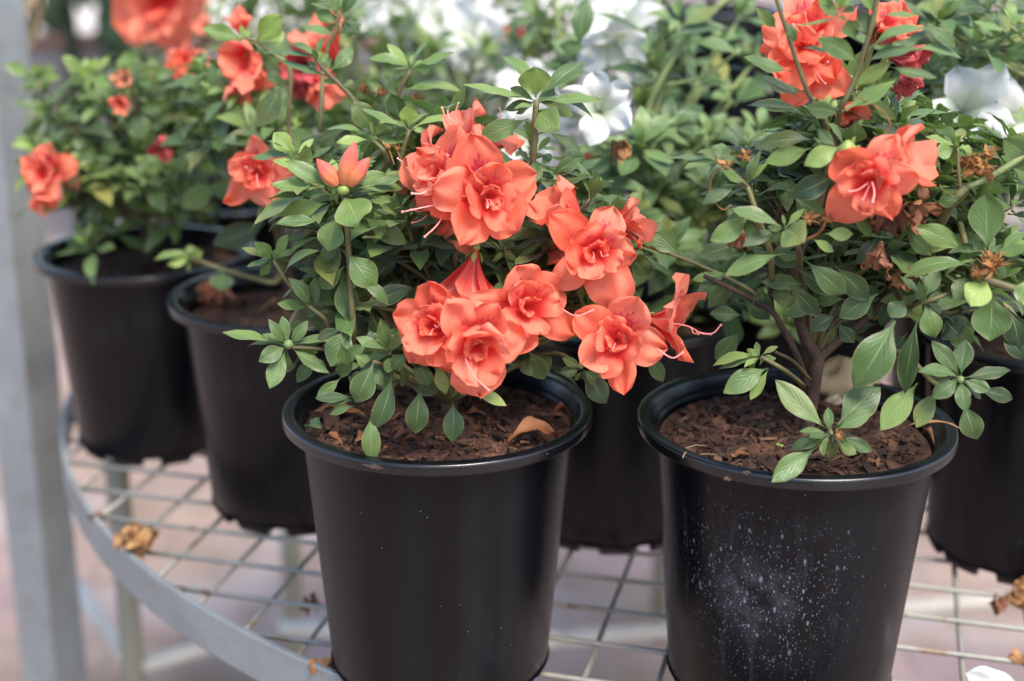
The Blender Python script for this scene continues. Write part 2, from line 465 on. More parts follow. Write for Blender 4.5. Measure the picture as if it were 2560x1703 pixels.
def rosette_geo(mb, rng, n=8, size=.032, up=.5, tone0=.4, young=.3):
    """whorl about the origin, axis +Z"""
    g = rng.uniform(0, 6.28)
    for i in range(n):
        f = i / max(1, n - 1)                       # 0 outer .. 1 inner
        az = g + i * 2.39996 + rng.uniform(-.25, .25)
        el = radians(rng.uniform(-22, 18) + f * 62 * up * 1.3)
        ln = size * (1.12 - .72 * f ** 1.6) * rng.uniform(.8, 1.12)
        d = V((cos(az) * cos(el), sin(az) * cos(el), sin(el)))
        nrm = V((-cos(az) * sin(el), -sin(az) * sin(el), cos(el)))
        nrm = (nrm + V((rng.uniform(-.3, .3), rng.uniform(-.3, .3), 0))).normalized()
        b = V((cos(az), sin(az), 0)) * .0015 + V((0, 0, (f - .6) * size * .35))
        leaf_geo(mb, b, b + d * ln, ln * rng.uniform(.30, .42), nrm, min(1, max(0, tone0 + young * f + rng.uniform(-.16, .16))),
                 rng.uniform(-.02, .22), rng.uniform(.08, .45), rng.uniform(1.02, 1.35), rng.random() * 50, 8, 4, .11)

ROS = []
_r = random.Random(21)
for q in range(18):
    mb = MB(); rosette_geo(mb, _r, _r.choice((8, 9, 10, 11)), _r.uniform(.028, .036), _r.uniform(.5, 1.1), _r.uniform(.12, .45), .55)
    ROS.append(mb)
ROS_ME = {k: [m.mesh('leaf_rosette', [M[k]]) for m in ROS] for k in ('leaf', 'leaf_white')}

def put_rosette(parent, pos, axis, scale, kind, rng, base):
    o = link('leaf_rosette', rng.choice(ROS_ME[kind]), None, parent)
    q = axis.to_track_quat('Z', 'Y').to_matrix() @ Matrix.Rotation(rng.uniform(0, 6.28), 3, 'Z')
    o.matrix_local = Matrix.Translation(pos - base) @ q.to_4x4() @ Matrix.Scale(scale, 4)
    return o

# ------------------------------------------------------------------ flowers
def bez(a, b, c, d, t):
    s = 1 - t; return a * s ** 3 + 3 * b * s * s * t + 3 * c * s * t * t + d * t ** 3

def petal_geo(mb, Mx, R, az, rng, lenf=1., wid=.47, open_=1., recurve=.1, ruffle=.05, blotch=0., crumple=0., inner=False, nt_=14, ns=10, zoff=0.):
    o = V((rng.random() * 40, rng.random() * 40, rng.random() * 40))
    ph = rng.uniform(0, 6.28); fr = rng.uniform(1.6, 3.4); cup = rng.uniform(-.22, .34); tw = rng.uniform(-.42, .42)
    sb = rng.uniform(-.08, .08); notch = rng.choice((0, 0, .05, .1)); pt = rng.choice((0., 0., .12))
    e = V((cos(az), sin(az), 0)); f = V((-sin(az), cos(az), 0)); k = V((0, 0, 1))
    if inner:
        P = [(.05, -.45), (.12, -.05), (.26 + .30 * open_, .22), (.30 + .36 * open_, .34 - .25 * recurve)]
    else:
        P = [(.03, -.90), (.12, -.30), (.16 + .34 * open_, -.04 + .30 * (1 - open_)), (.30 + .72 * open_, .02 + .55 * (1 - open_) - recurve)]
    def fn(a, c):
        t = a; s_ = 1 - c * 2
        rho = bez(*[p[0] for p in P], t) * lenf; ze = bez(*[p[1] for p in P], t)
        pk = .70
        if t < pk:
            q = t / pk; q = q * q * (3 - 2 * q); w0 = max(rho, .04) * .80; hw = w0 + (wid - w0) * q
            hw = min(hw, max(w0, wid))
        else:
            q = (t - pk) / (1 - pk); hw = wid * max(.0, 1 - q ** 1.9) ** .62
        hw *= 1 + .10 * noise.noise(V((t * 13, 2.3 if s_ > 0 else 8.1, 4)) + o) * max(0, t - .5) + .26 * noise.noise(V((t * 4.5, 1.3 if s_ > 0 else 5.1, 7)) + o) * max(0, t - .45) / .55
        tipn = -notch * max(0, 1 - abs(s_) * 2.2) * max(0, t - .75) * 1.5 + pt * max(0, 1 - abs(s_) * 1.6) * max(0, t - .8)
        env = max(0, t - .3) / .7
        z = ze + cup * s_ * s_ * hw * env * 1.6 + ruffle * env ** 1.5 * sin(fr * 2 * s_ + ph) * (.35 + abs(s_)) + tw * s_ * hw * env
        z += .18 * env * noise.noise(V((t * 2.6, s_ * 1.6, 0)) + o) * 1.6
        z -= .035 * max(0, 1 - abs(s_) * 4) * env            # midrib groove
        edge = max(0, abs(s_) - .55) * env
        z += edge * ruffle * (3.4 * noise.noise(V((t * 9, s_ * 3, 3)) + o) + 2.0 * noise.noise(V((t * 21, s_ * 5, 9)) + o))
        p = e * (rho + tipn) + f * (s_ * hw + sb * env) + k * (z + zoff)
        if crumple:
            p += noise.noise_vector(p * 3.1 + o) * crumple * env * .8 + noise.noise_vector(p * 8 + o) * crumple * .38 * env
        return Mx @ (p * R)
    def bl(a, c):
        s_ = c * 2 - 1
        return blotch * max(0, 1 - abs(s_) * 1.05) ** .7 * max(0, 1 - abs(a - .60) / .30) ** .8
    mb.grid(fn, nt_, ns, .5, bl)

def flower(plant, pos, R, face, seed, kind='double', mats='petal', roll=None, open_=None, stem_to=None, lobes=5, simple=False):
    rng = random.Random(seed)
    ax = face.normalized(); up = V((0, 0, 1)) if abs(ax.z) < .9 else V((0, 1, 0))
    xa = (up - ax * up.dot(ax)).normalized(); ya = ax.cross(xa)
    rot = Matrix((xa, ya, ax)).transposed() @ Matrix.Rotation(rng.uniform(-.5, .5) if roll is None else roll, 3, 'Z')
    Mx = Matrix.Translation(pos) @ rot.to_4x4()
    pm = M[mats]; crump = {'wilt': .30, 'brown': .34}.get(kind, 0)
    # the flower itself: calyx, tube foot and pedicel
    mb = MB()
    foot = Mx @ V((0, 0, -.93 * R))
    mb.blob(foot, (.07 * R, .07 * R, .06 * R), seed, .2, 6, 8, rot=rot)
    for q in range(5):
        a = 2 * pi * q / 5 + .3
        b = Mx @ (V((cos(a) * .07, sin(a) * .07, -.86)) * R); t = Mx @ (V((cos(a) * .17, sin(a) * .17, -.66)) * R)
        leaf_geo(mb, b, t, .10 * R, rot @ V((cos(a), sin(a), .2)), .8, .1, .1, 1.1, q, 4, 2)
    end = Mx @ V((0, 0, -1.15 * R)) if stem_to is None else V(stem_to)
    mb.tube(spline([foot, foot.lerp(end, .5) + V((0, 0, .002)), end], 4), .0011, 5)
    fl = mb.build('flower', [M['brown' if kind == 'brown' else 'calyx']], plant)
    az0 = 0.
    op = (rng.uniform(.9, 1.08) if kind in ('double', 'single') else .42) if open_ is None else open_
    for q in range(lobes):
        mb = MB(); az = az0 + 2 * pi * q / lobes + rng.uniform(-.20, .20)
        o2 = op * rng.uniform(.74, 1.10)
        petal_geo(mb, Mx, R, az, rng, rng.uniform(.84, 1.20), rng.uniform(.31, .50) * (.80 if mats == 'petal_white' else 1), o2,
                  rng.uniform(-.10, .50), rng.uniform(.05, .12) * (1.6 if crump else 1),
                  (1.0 if q == 0 else .62 if q in (1, lobes - 1) else 0.) * (0.2 if kind == 'brown' else 1), crump,
                  zoff=.012 * ((q * 2) % 5 - 2), nt_=10 if simple else 15, ns=7 if simple else 11)
        mb.build('petal', [pm], fl)
    if kind == 'double':
        for q in range(5):
            mb = MB(); az = az0 + 2 * pi * (q + .5) / 5 + rng.uniform(-.25, .25)
            petal_geo(mb, Mx, R, az, rng, rng.uniform(.80, 1.15), rng.uniform(.22, .34), rng.uniform(.35, 1.0),
                      rng.uniform(.0, .7), rng.uniform(.06, .13), .8 if q in (0, 4) else .15, .10, True, 9 if simple else 12, 6 if simple else 8, .02)
            mb.build('petal', [pm], fl)
        for q in range(5):
            mb = MB(); az = rng.uniform(0, 6.28)
            petal_geo(mb, Mx, R * .62, az, rng, rng.uniform(.7, 1.0), rng.uniform(.16, .3), rng.uniform(.1, .6),
                      rng.uniform(.1, .9), .14, .4, .16, True, 9, 6, .04)
            mb.build('petal', [pm], fl)
    if kind in ('double', 'single') and not simple:
        white = mats == 'petal_white'
        for q in range(rng.choice((0, 1, 2)) if kind == 'double' else 2):
            mb = MB(); a = rng.uniform(0, 6.28); ln = rng.uniform(.35, .75); sp_ = rng.uniform(.12, .4)
            pts = [V((cos(a) * .04, sin(a) * .04, -.4)), V((cos(a) * .07, sin(a) * .07, .1)),
                   V((cos(a) * sp_ * .6 - .08, sin(a) * sp_ * .6, ln * .55)), V((cos(a) * sp_ - .04, sin(a) * sp_, ln * .85))]
            pts = [Mx @ (p * R) for p in pts]
            mb.tube(spline(pts, 4), .00036, 5); mb.blob(pts[-1], .0007, q, .2, 4, 6, mi=1)
            mb.build('stamen', [M['anther_white' if white else 'stamen'], M['anther']], fl)
    return fl

def pistil(plant_flower, pts, mat='stamen'):
    mb = MB(); P = spline(pts, 5)
    mb.tube(P, [.00046] * (len(P) - 1) + [.0004], 6); mb.blob(P[-1], .0008, 1, .1, 5, 6)
    mb.build('pistil', [M[mat]], plant_flower)

def bud_geo(mb, b, t, r):
    ax = t - b; ln = ax.length; z = ax / ln; x = z.orthogonal().normalized(); y = z.cross(x)
    def fn(a, c):
        rr = r * max(0, sin(pi * min(1, a * .93 + .07))) ** .75 * (1 - .35 * a)
        ang = 2 * pi * c; rr *= 1 + .10 * cos(5 * ang + a * 3)
        return b + ax * a + (x * cos(ang) + y * sin(ang)) * rr
    mb.grid(fn, 12, 20, .5, closed=True)

def tuft(plant, pos, r, seed, axis=V((0, 0, 1)), n=26):
    rng = random.Random(seed); mb = MB()
    mb.blob(pos, r * .35, seed, .6, 6, 8)
    for i in range(n):
        d = (V((rng.gauss(0, 1), rng.gauss(0, 1), rng.gauss(0, 1))).normalized() + axis * .6).normalized()
        ln = r * rng.uniform(.5, 1.2); m = pos + d * ln * .5 + V((rng.uniform(-1, 1), rng.uniform(-1, 1), rng.uniform(-1, 1))) * r * .22
        if i % 3 == 0: leaf_geo(mb, pos, pos + d * ln, r * .32, axis.cross(d) + V((0, 0, .1)), .5, .2, .5, 1.2, i, 4, 2)
        else: mb.tube([pos, m, pos + d * ln], [r * .05, r * .04, r * .015], 4)
    return mb.build('spent_calyx', [M['tuft']], plant)

# ------------------------------------------------------------------ the setting
FLOOR = -.75
mb = MB(); mb.grid(lambda a, b: (-30 + 60 * a, -3 + 60 * b, FLOOR), 8, 8)
fl = mb.build('floor', M['floor'], smooth=False); tag(fl, kind='structure')

# bench: a round galvanised hoop with a welded wire mesh on legs
BC, BR = V((.358, 1.528, 0)), .8256
bench = empty('plant_bench', (BC.x, BC.y, FLOOR))
tag(bench, 'round galvanised wire mesh bench carrying the black pots', 'bench')
mb = MB(); prof = [(BR - .0045, -.030), (BR - .0005, -.0305), (BR, -.029), (BR, .0030), (BR - .0006, .0042), (BR - .004, .0042), (BR - .0045, .003)]
def hoop(a, b):
    p = prof[int(round(b * 7)) % 7]; an = 2 * pi * a
    wv = .0012 * noise.noise(V((cos(an) * 4, sin(an) * 4, 0)))
    return BC + V(((p[0] + wv) * cos(an), (p[0] + wv) * sin(an), p[1]))
mb.grid(hoop, 220, 7, closed=True); mb.build('hoop_rim', M['galv'], bench, smooth=False)
mb = MB(); ang = radians(-14.2); d1 = V((cos(ang), sin(ang), 0)); n1 = V((-sin(ang), cos(ang), 0))
for dv, nv, off, zc in ((d1, n1, -.0055 + 1.0, -.0024), (n1, -d1, .0135, -.0064)):
    nv2 = n1 if dv is d1 else d1
    base = (.995 if dv is d1 else -.0135)
    for k in range(-60, 80):
        s_ = base + .05 * k; c0 = BC.dot(nv2); h = s_ - c0
        if abs(h) > BR - .006: continue
        L = sqrt((BR - .003) ** 2 - h * h); mid = nv2 * s_ + dv * BC.dot(dv)
        pts = []
        for q in range(13):
            p = mid + dv * (L * (q / 6 - 1)); p.z = zc + .0007 * noise.noise(V((p.x * 9, p.y * 9, k)))
            if q not in (0, 12): p += nv2 * .0010 * noise.noise(V((p.x * 7, p.y * 7, k + 9)))
            pts.append(p)
        mb.tube(pts, .00215, 6)
mb.build('wire_mesh', M['wire'], bench)
TC, TR = V((.42, 1.80, 0)), .362
mb = MB(); mb.grid(lambda a, b: TC + V(((TR + (.002, .002, -.002, -.002)[int(round(b * 4)) % 4]) * cos(2 * pi * a), (TR + (.002, .002, -.002, -.002)[int(round(b * 4)) % 4]) * sin(2 * pi * a), .168 + (-.025, .003, .003, -.025)[int(round(b * 4)) % 4])), 120, 4, closed=True)
mb.build('upper_hoop', M['galv'], bench, smooth=False)
mb = MB()
for dv, nv2 in ((d1, n1), (n1, d1)):
    for k in range(-8, 9):
        h = .05 * k; L = sqrt(max(0, (TR - .003) ** 2 - h * h)); m_ = TC + nv2 * h
        if L > .02: mb.tube([m_ - dv * L + V((0, 0, .1676 if dv is d1 else .1636)), m_ + dv * L + V((0, 0, .1676 if dv is d1 else .1636))], .0021, 5)
mb.build('upper_mesh', M['wire'], bench)
for q in range(5):
    a_ = 2 * pi * q / 5 + .3; mb = MB(); p = TC + V((cos(a_), sin(a_), 0)) * (TR - .012); mb.tube([p + V((0, 0, -.004)), p + V((0, 0, .166))], .006, 8); mb.build('tier_leg', M['galv'], bench)
lf = on(333, 1668, -.36)
legs = [V((lf.x, lf.y, 0)), V((BC.x + .2, BC.y - .62, 0)), V((BC.x + .62, BC.y + .35, 0)), V((BC.x - .1, BC.y + .72, 0)), at(735, 1550, 1.75)]
for p in legs:
    mb = MB(); mb.tube([(p.x, p.y, FLOOR), (p.x, p.y, -.028)], .013, 10); mb.build('leg', M['olive'], bench)
for a, b in (((333, 1668), (150, 1405)), ((333, 1668), (560, 1606)), ((700, 1570), (1400, 1600)), ((1400, 1600), (2500, 1500))):
    mb = MB(); mb.tube([on(*a, -.36), on(*b, -.36)], .010, 10); mb.build('stretcher', M['cream'], bench)

# greenhouse post beside the bench
pp = at(68, 1000, 1.50); post = MB(); c_, s_ = cos(radians(-24)), sin(radians(-24)); hw = .0255
def postf(a, b):
    q = b * 4; i = int(q + 1e-6) % 4
    cx = [(-1, -1), (1, -1), (1, 1), (-1, 1)][i]
    return V((pp.x + (cx[0] * c_ - cx[1] * s_) * hw, pp.y + (cx[0] * s_ + cx[1] * c_) * hw, FLOOR + a * 2.2))
post.grid(postf, 6, 4, closed=True)
tag(post.build('steel_post', M['galv'], smooth=False), 'square grey steel post standing beside the bench', 'post')

# far bed seen past the post: a low block wall with a brick cap, pale gravel and dark shrubs
w0 = at(200, 96, 5.2)
mb = MB(); mb.box((w0.x + .5, 5.3, (FLOOR + w0.z - .03) / 2), V((1.5, 0, 0)), V((0, .1, 0)), V((0, 0, (w0.z - .03 - FLOOR) / 2)))
wall = mb.build('garden_wall', simple_material('grey_block', [(.16, .145, .15), (.22, .20, .20)], 5, .85), smooth=False)
tag(wall, 'low grey block wall with a reddish cap far behind the post', 'wall')
mb = MB(); mb.box((w0.x + .5, 5.3, w0.z - .013), V((1.52, 0, 0)), V((0, .115, 0)), V((0, 0, .015)))
mb.build('cap', M['wood'], None, smooth=False); cap = bpy.data.objects['cap']; cap.parent = wall; cap.matrix_parent_inverse = Matrix.Translation(-wall.location)
mb = MB(); mb.grid(lambda a, b: (w0.x - 1 + 3 * a, 5.42 + 3.2 * b, w0.z - .02 + .05 * b + .03 * noise.noise(V((a * 9, b * 9, 0)))), 20, 20)
tag(mb.build('gravel', simple_material('pale_gravel', [(.52, .46, .40), (.72, .67, .60)], 40, .9)), 'pale gravel bed behind the low wall', 'gravel', kind='stuff')

def leaf_blade(mb, b, t, w, rng, droop=.2, tone=.3):
    L = (t - b).length; leaf_geo(mb, b, t, w, V((rng.uniform(-.3, .3), -1, .6)).normalized(), tone, droop, .2, 1.0, rng.random() * 40, 10, 4)

rng = random.Random(5)
for (u, v, lab, n) in ((165, 20, 'dark green shrub hanging over the pale gravel beside the post', 46), (300, 120, 'dark green upright shrub between the gravel and the big coral flower', 60)):
    b0 = at(u, v, 5.0); e = empty('shrub', (b0.x, 5.0, FLOOR)); tag(e, lab, 'shrub')
    mb = MB(); st = MB()
    for i in range(n):
        if n == 46:
            t = at(60 + rng.uniform(0, 230), rng.uniform(-80, 58), 4.9 + rng.uniform(-.2, .3)); b = t + V((rng.uniform(-.1, .1), .1, .15))
            if rng.random() < .12: t = at(150 + rng.uniform(-6, 12), rng.uniform(60, 110), 4.9); b = t + V((-.03, 0, .14))
        else:
            t = at(300 + rng.gauss(0, 14), rng.uniform(-60, 215), 4.95 + rng.uniform(-.15, .15)); b = t + V((rng.uniform(-.04, .04), 0, rng.uniform(.06, .16)))
        leaf_blade(mb, b, t, rng.uniform(.05, .09), rng)
    st.tube([(b0.x, 5.0, FLOOR), (b0.x + .01, 5.0, b0.z * .5), (b0.x, 5.0, b0.z + .2)], [.03, .026, .015], 8)
    mb.build('foliage', M['dark_green'], e); st.build('stem', M['dark_green'], e)
bm_ = MB(); b0, t0 = at(105, -60, 1.62), at(62, 150, 1.62)
leaf_geo(bm_, b0, t0, .016, V((.2, -1, .2)), .5, -.05, .2, 1.0, 3, 14, 4)
b0, t0 = at(118, -60, 1.63), at(60, 40, 1.60); leaf_geo(bm_, b0, t0, .012, V((.2, -1, .2)), .5, .06, .2, 1.0, 8, 14, 4)
tag(bm_.build('dry_grass_blade', M['straw']), 'straw coloured dry blade hanging next to the steel post', 'dry blade')

# ------------------------------------------------------------------ pots
PROF_OUT = [(.0655, .0), (.0700, .0012), (.0726, .006), (.0735, .013), (.07495, .0296), (.0764, .0463), (.07785, .0629), (.0793, .0796), (.08075, .0963), (.0822, .1129), (.08365, .1296), (.0851, .1462), (.08655, .1629), (.0880, .1795)]
PROF_RIM = [(.0880, .1795), (.0984, .1794), (.0994, .1796), (.0999, .1801), (.1000, .1808), (.1000, .1852), (.0998, .1861), (.0992, .1867), (.0984, .1869), (.0942, .1872), (.0932, .1870), (.0926, .1865), (.0923, .1856), (.0890, .1800), (.0880, .1786), (.0862, .176)]
PROF_IN = [(.0862, .176), (.0848, .160), (.0826, .135)]

def pot_meshes():
    N = 200; mb = MB()
    def ring(prof, notch):
        n = len(prof) - 1
        def fn(a, b):
            r, z = prof[int(round(a * n))]; an = 2 * pi * b
            if notch:
                k = (b * 10) % 1
                if k < .30 and z < .0095: z = .0095
            return V((r * cos(an), r * sin(an), z))
        return fn, n
    fn, n = ring(PROF_OUT, True); mb.grid(fn, n, N, closed=True)
    mb.grid(lambda a, b: V(((.0734 * (1 - a) + .001) * cos(2 * pi * b), (.0734 * (1 - a) + .001) * sin(2 * pi * b), .0098)), 2, N, closed=True)
    fn, n = ring(PROF_IN[::-1], False); mb.grid(fn, n, N, closed=True)
    rm = MB(); fn, n = ring(PROF_RIM, False); rm.grid(fn, n, N, closed=True)
    return mb, rm
_pb, _pr = pot_meshes()
POT_ME = {k: _pb.mesh('pot', [M[k]]) for k in ('pot', 'pot_spots')}; RIM_ME = _pr.mesh('rim', [M['rim']])

def make_pot(x, y, label, rz, mat='pot', z=0., s=1., group='black plastic nursery pots'):
    o = link('plant_pot', POT_ME[mat], None); o.location = (x, y, z); o.rotation_euler.z = rz; o.scale = (s, s, s)
    tag(o, label, 'pot', group); r = link('rim', RIM_ME, None, o); return o

def soil(x, y, label, seed, chips, z=.170, tilt=0.):
    rng = random.Random(seed); mb = MB(); RS = .0848 + (z - .160) * .0875 - .0006; KS = RS / .0908
    o = V((seed * 2.1, seed * .7, 0))
    def hgt(px, py):
        return .0035 * noise.noise(V((px * 42, py * 42, 0)) + o) + .0022 * noise.noise(V((px * 110, py * 110, 3)) + o) + .0012 * noise.noise(V((px * 260, py * 260, 5)) + o)
    def fn(a, b):
        r = RS * a; px, py = r * cos(2 * pi * b), r * sin(2 * pi * b)
        return V((x + px, y + py, z + .005 * (1 - a * a) + hgt(px, py) * min(1, (1.03 - a) * 8)))
    mb.grid(fn, 46, 90, .35, closed=True)
    for i in range(chips):
        r = .082 * KS * sqrt(rng.random()); a = rng.random() * 6.283; px, py = r * cos(a), r * sin(a)
        if py > .03 and rng.random() < .5: continue
        L = rng.choice((.0012, .0018, .0026, .0034, .0055)) * rng.uniform(.7, 1.5); W = L * rng.uniform(.18, .6); T = rng.uniform(.0005, .0012)
        d = V((rng.gauss(0, 1), rng.gauss(0, 1), rng.gauss(0, .35))).normalized(); e = d.cross(V((rng.gauss(0, .3), rng.gauss(0, .3), 1))).normalized(); f = d.cross(e)
        mb.box((x + px, y + py, z + .0052 * (1 - (r / .09) ** 2) + hgt(px, py) + .0008), d * L, e * W, f * T, rng.uniform(.0, 1.) ** 1.4, jit=.6, rng=rng)
    for i in range(chips * 2):
        r = .088 * KS * sqrt(rng.random()); a = rng.random() * 6.283; px, py = r * cos(a), r * sin(a); q = rng.uniform(.0005, .0013)
        mb.blob((x + px, y + py, z + .0052 * (1 - (r / .09) ** 2) + hgt(px, py) + q * .4), (q, q * rng.uniform(.6, 1.2), q * .7), i, .5, 3, 5, rng.random() ** 2)
    for i in range(chips // 12):
        r = .08 * sqrt(rng.random()); a = rng.random() * 6.283; px, py = r * cos(a), r * sin(a); b_ = rng.random() * 6.28; L = rng.uniform(.006, .016)
        p0 = V((x + px, y + py, z + .0055 * (1 - (r / .09) ** 2) + .0025))
        mb.tube([p0, p0 + V((cos(b_) * L * .5, sin(b_) * L * .5, rng.uniform(0, .003))), p0 + V((cos(b_ + .4) * L, sin(b_ + .4) * L, 0))], .00028, 4, .8)
    ob = mb.build('potting_soil', M['soil'], smooth=False)
    tag(ob, label, 'soil', 'soil in the pots', 'stuff'); return ob

POTS = {'A': (-.3357, 1.2858), 'B': (-.1815, 1.1418), 'C': (-.0475, .8773), 'D': (.1803, .8600), 'E': (.0815, 1.1113), 'F': (.4103, 1.0586),
        'G': (-.12, 1.37), 'H': (.09, 1.35), 'I': (.245, 1.225), 'M': (.44, 1.30), 'J': (.64, 1.22), 'K': (-.305, 1.535), 'L': (-.03, 1.60), 'U': (.25, 1.62), 'N': (.47, 1.57), 'O': (.64, 1.70), 'P': (.45, 1.80),
        'Q': (-.22, 1.80), 'R': (-.05, 1.88), 'S': (.25, 1.90), 'T': (.55, 2.02)}
TIER = {k: .170 for k in 'UNOPST'}
POT_LAB = {
    'A': 'black pot nearest the steel post, at the back left edge of the bench',
    'B': 'black pot holding a fallen coral flower on its soil, next to the left pot',
    'C': 'clean black pot in front under the large coral flower cluster',
    'D': 'black pot with white water marks spattered on its side',
    'E': 'black pot in the gap between the two front pots, mostly hidden',
    'F': 'black pot cut by the right edge of the photo, behind the water marked pot',
}
for k, (x, y) in POTS.items():
    lab = POT_LAB.get(k, 'blurred black pot on the raised tier of the bench' if k in TIER else 'blurred black pot half hidden among foliage in the back rows of the bench')
    rz = {'A': .35, 'B': .1, 'E': -.06, 'F': .16, 'D': 0.}.get(k, RNG.uniform(0, 6))
    make_pot(x, y, lab, rz, 'pot_spots' if k == 'D' else 'pot', z=TIER.get(k, 0.), group='black plastic nursery pots' if k in POT_LAB else 'black pots on the raised tier' if k in TIER else 'black pots in the back rows')
fp = on(120, 553, FLOOR); make_pot(fp.x - .03, fp.y + .1, 'black pot standing far off on the pink floor next to the post', 0, z=FLOOR, s=1.3)
for k, lab, ch in (('A', 'dark brown soil in the pot nearest the steel post', 120), ('B', 'soil under the fallen coral flower in the second pot from the post', 120),
                   ('C', 'bark soil strewn with orange dry leaves under the coral flower cluster', 700),
                   ('D', 'reddish bark soil with a cream stone in the water marked pot', 850),
                   ('E', 'shaded soil in the pot in the gap between the two front pots', 80), ('F', 'shaded soil in the pot cut by the right edge', 80)):
    soil(*POTS[k], lab, ord(k), ch, {'A': .169, 'B': .167, 'C': .1755, 'D': .1725, 'E': .155, 'F': .155}[k])

# ------------------------------------------------------------------ generated azaleas (rows behind, and the inner foliage of the front ones)
def stem_path(b, t, rng, k=.25):
    d = t - b; m1 = b + V((d.x * .22, d.y * .22, d.z * .45)); m2 = b + V((d.x * .7, d.y * .7, d.z * .78))
    j = lambda: V((rng.uniform(-1, 1), rng.uniform(-1, 1), 0)) * d.length * .05
    return spline([b, m1 + j(), m2 + j(), t], 4)

def azalea(pk, label, seed, n, hmin, hmax, spread, kind='leaf', group='potted azaleas', trunk_top=.05, lower=.8, cond=None, stemr=.0014, sc=1.0, skew=(0, 0)):
    rng = random.Random(seed); x, y = POTS[pk]; base = V((x, y, .160 + TIER.get(pk, 0.)))
    pl = empty('azalea_plant', base); tag(pl, label, 'azalea', group)
    fork = base + V((rng.uniform(-.008, .008), rng.uniform(-.008, .008), trunk_top))
    mb = MB(); mb.tube(spline([base - V((0, 0, .01)), base.lerp(fork, .5) + V((.002, 0, 0)), fork], 3), max(.0048, .0052), 8)
    mb.build('trunk', M['bark'], pl)
    sm = M['stem' if kind == 'leaf' else 'stem_white']; cnt = 0; i = 0; paths = []
    while cnt < n and i < n * 6:
        i += 1; az = i * 2.39996 + rng.uniform(-.4, .4); q = rng.random()
        r = spread * sqrt(q) * rng.uniform(.75, 1.1); hh = hmin + (hmax - hmin) * rng.random() ** .8
        hh *= 1 - .30 * (r / spread) ** 2
        p = base + V((cos(az) * r + skew[0] * hh, sin(az) * r + skew[1] * hh, hh))
        if cond and not cond(p): continue
        cnt += 1
        out = V((cos(az) * r, sin(az) * r, 0)) / spread
        ax = (V((0, 0, 1)) + out * rng.uniform(.5, 1.2) + V((rng.uniform(-.2, .2), rng.uniform(-.2, .2), 0))).normalized()
        src = fork
        if len(paths) > 5 and rng.random() < .78:
            pq = min(paths, key=lambda a_: (a_[-1] - p).length); src = pq[int(len(pq) * rng.uniform(.45, .72))]
        path = stem_path(src, p, rng)
        if src is fork: paths.append(path)
        mb = MB(); m = len(path); mb.tube(path, [stemr * (1.5 - .75 * t / m) for t in range(m)], 5); mb.build('stem', sm, pl)
        put_rosette(pl, p, ax, sc * rng.uniform(.8, 1.12), kind, rng, base)
        if rng.random() < lower and cnt < n * 1.0:
            p2 = path[int(m * rng.uniform(.5, .78))]
            if not cond or cond(p2): put_rosette(pl, p2, (ax + V((0, 0, .8))).normalized(), sc * rng.uniform(.9, 1.15), kind, rng, base)
    pl['fork'] = tuple(fork)
    return pl

def pxof(p):
    d = p - CAM; w_ = -d.dot(TOW); x, y = F_PX * d.dot(RIGHT) / w_, -F_PX * d.dot(UPV) / w_
    c, s = cos(ROLL), sin(ROLL); return IW / 2 + c * x - s * y, IH / 2 + s * x + c * y

def fork_of(pl): return V(pl['fork'])

PL = {}
PL['A'] = azalea('A', 'low bushy coral azalea in the pot nearest the steel post', 101, 74, .04, .20, .13, cond=lambda p: 90 < pxof(p)[0] < 560 and pxof(p)[1] > 190)
PL['B'] = azalea('B', 'coral azalea whose lowest shoot reaches left across the rim of the second pot', 102, 30, .10, .24, .11, cond=lambda p: pxof(p)[0] > 480 and pxof(p)[1] < 520)
PL['E'] = azalea('E', 'white azalea with tall pale stems and one sharp white bloom behind the front coral plant', 105, 40, .05, .24, .15, 'leaf_white', cond=lambda p: 1400 < pxof(p)[0] < 1900 and pxof(p)[1] > 330)
PL['F'] = azalea('F', 'leafy azalea at the right edge with a large greyish white bloom', 106, 34, .05, .30, .14, 'leaf_white')
PL['G'] = azalea('G', 'coral azalea with wilted crimson flowers behind the front plant', 107, 30, .10, .27, .12)
PL['H'] = azalea('H', 'tall white azalea right behind the topmost shoot of the front plant', 108, 24, .08, .30, .12, 'leaf_white')
PL['M'] = azalea('M', 'blurred azalea behind the withered crimson flowers at top right', 113, 30, .05, .30, .13, 'leaf_white')
PL['I'] = azalea('I', 'shaded azalea standing behind the bare forked trunk', 109, 44, .0, .22, .12, 'leaf', lower=.8, cond=lambda p: pxof(p)[1] > 440)
PL['J'] = azalea('J', 'green azalea at top right behind the wilted crimson flower', 110, 44, .08, .40, .15, 'leaf_white')
PL['K'] = azalea('K', 'tall coral azalea with the big blurred flower at the top left', 111, 32, .10, .28, .12)
for i, k in enumerate('LNOPQRSTU'):
    pl = azalea(k, 'blurred white azalea on the raised tier' if k in TIER else 'blurred white azalea in the farthest row behind the left plants', 120 + i, 32, .08, .30, .13, 'leaf_white', 'azaleas on the raised tier' if k in TIER else 'azaleas in the farthest row')
    PL[k] = pl

# ------------------------------------------------------------------ the two sharp plants in front, shoot by shoot
def inside(poly, p):
    x, y = p; c = False; j = len(poly) - 1
    for i in range(len(poly)):
        (xi, yi), (xj, yj) = poly[i], poly[j]
        if (yi > y) != (yj > y) and x < (xj - xi) * (y - yi) / (yj - yi) + xi: c = not c
        j = i
    return c

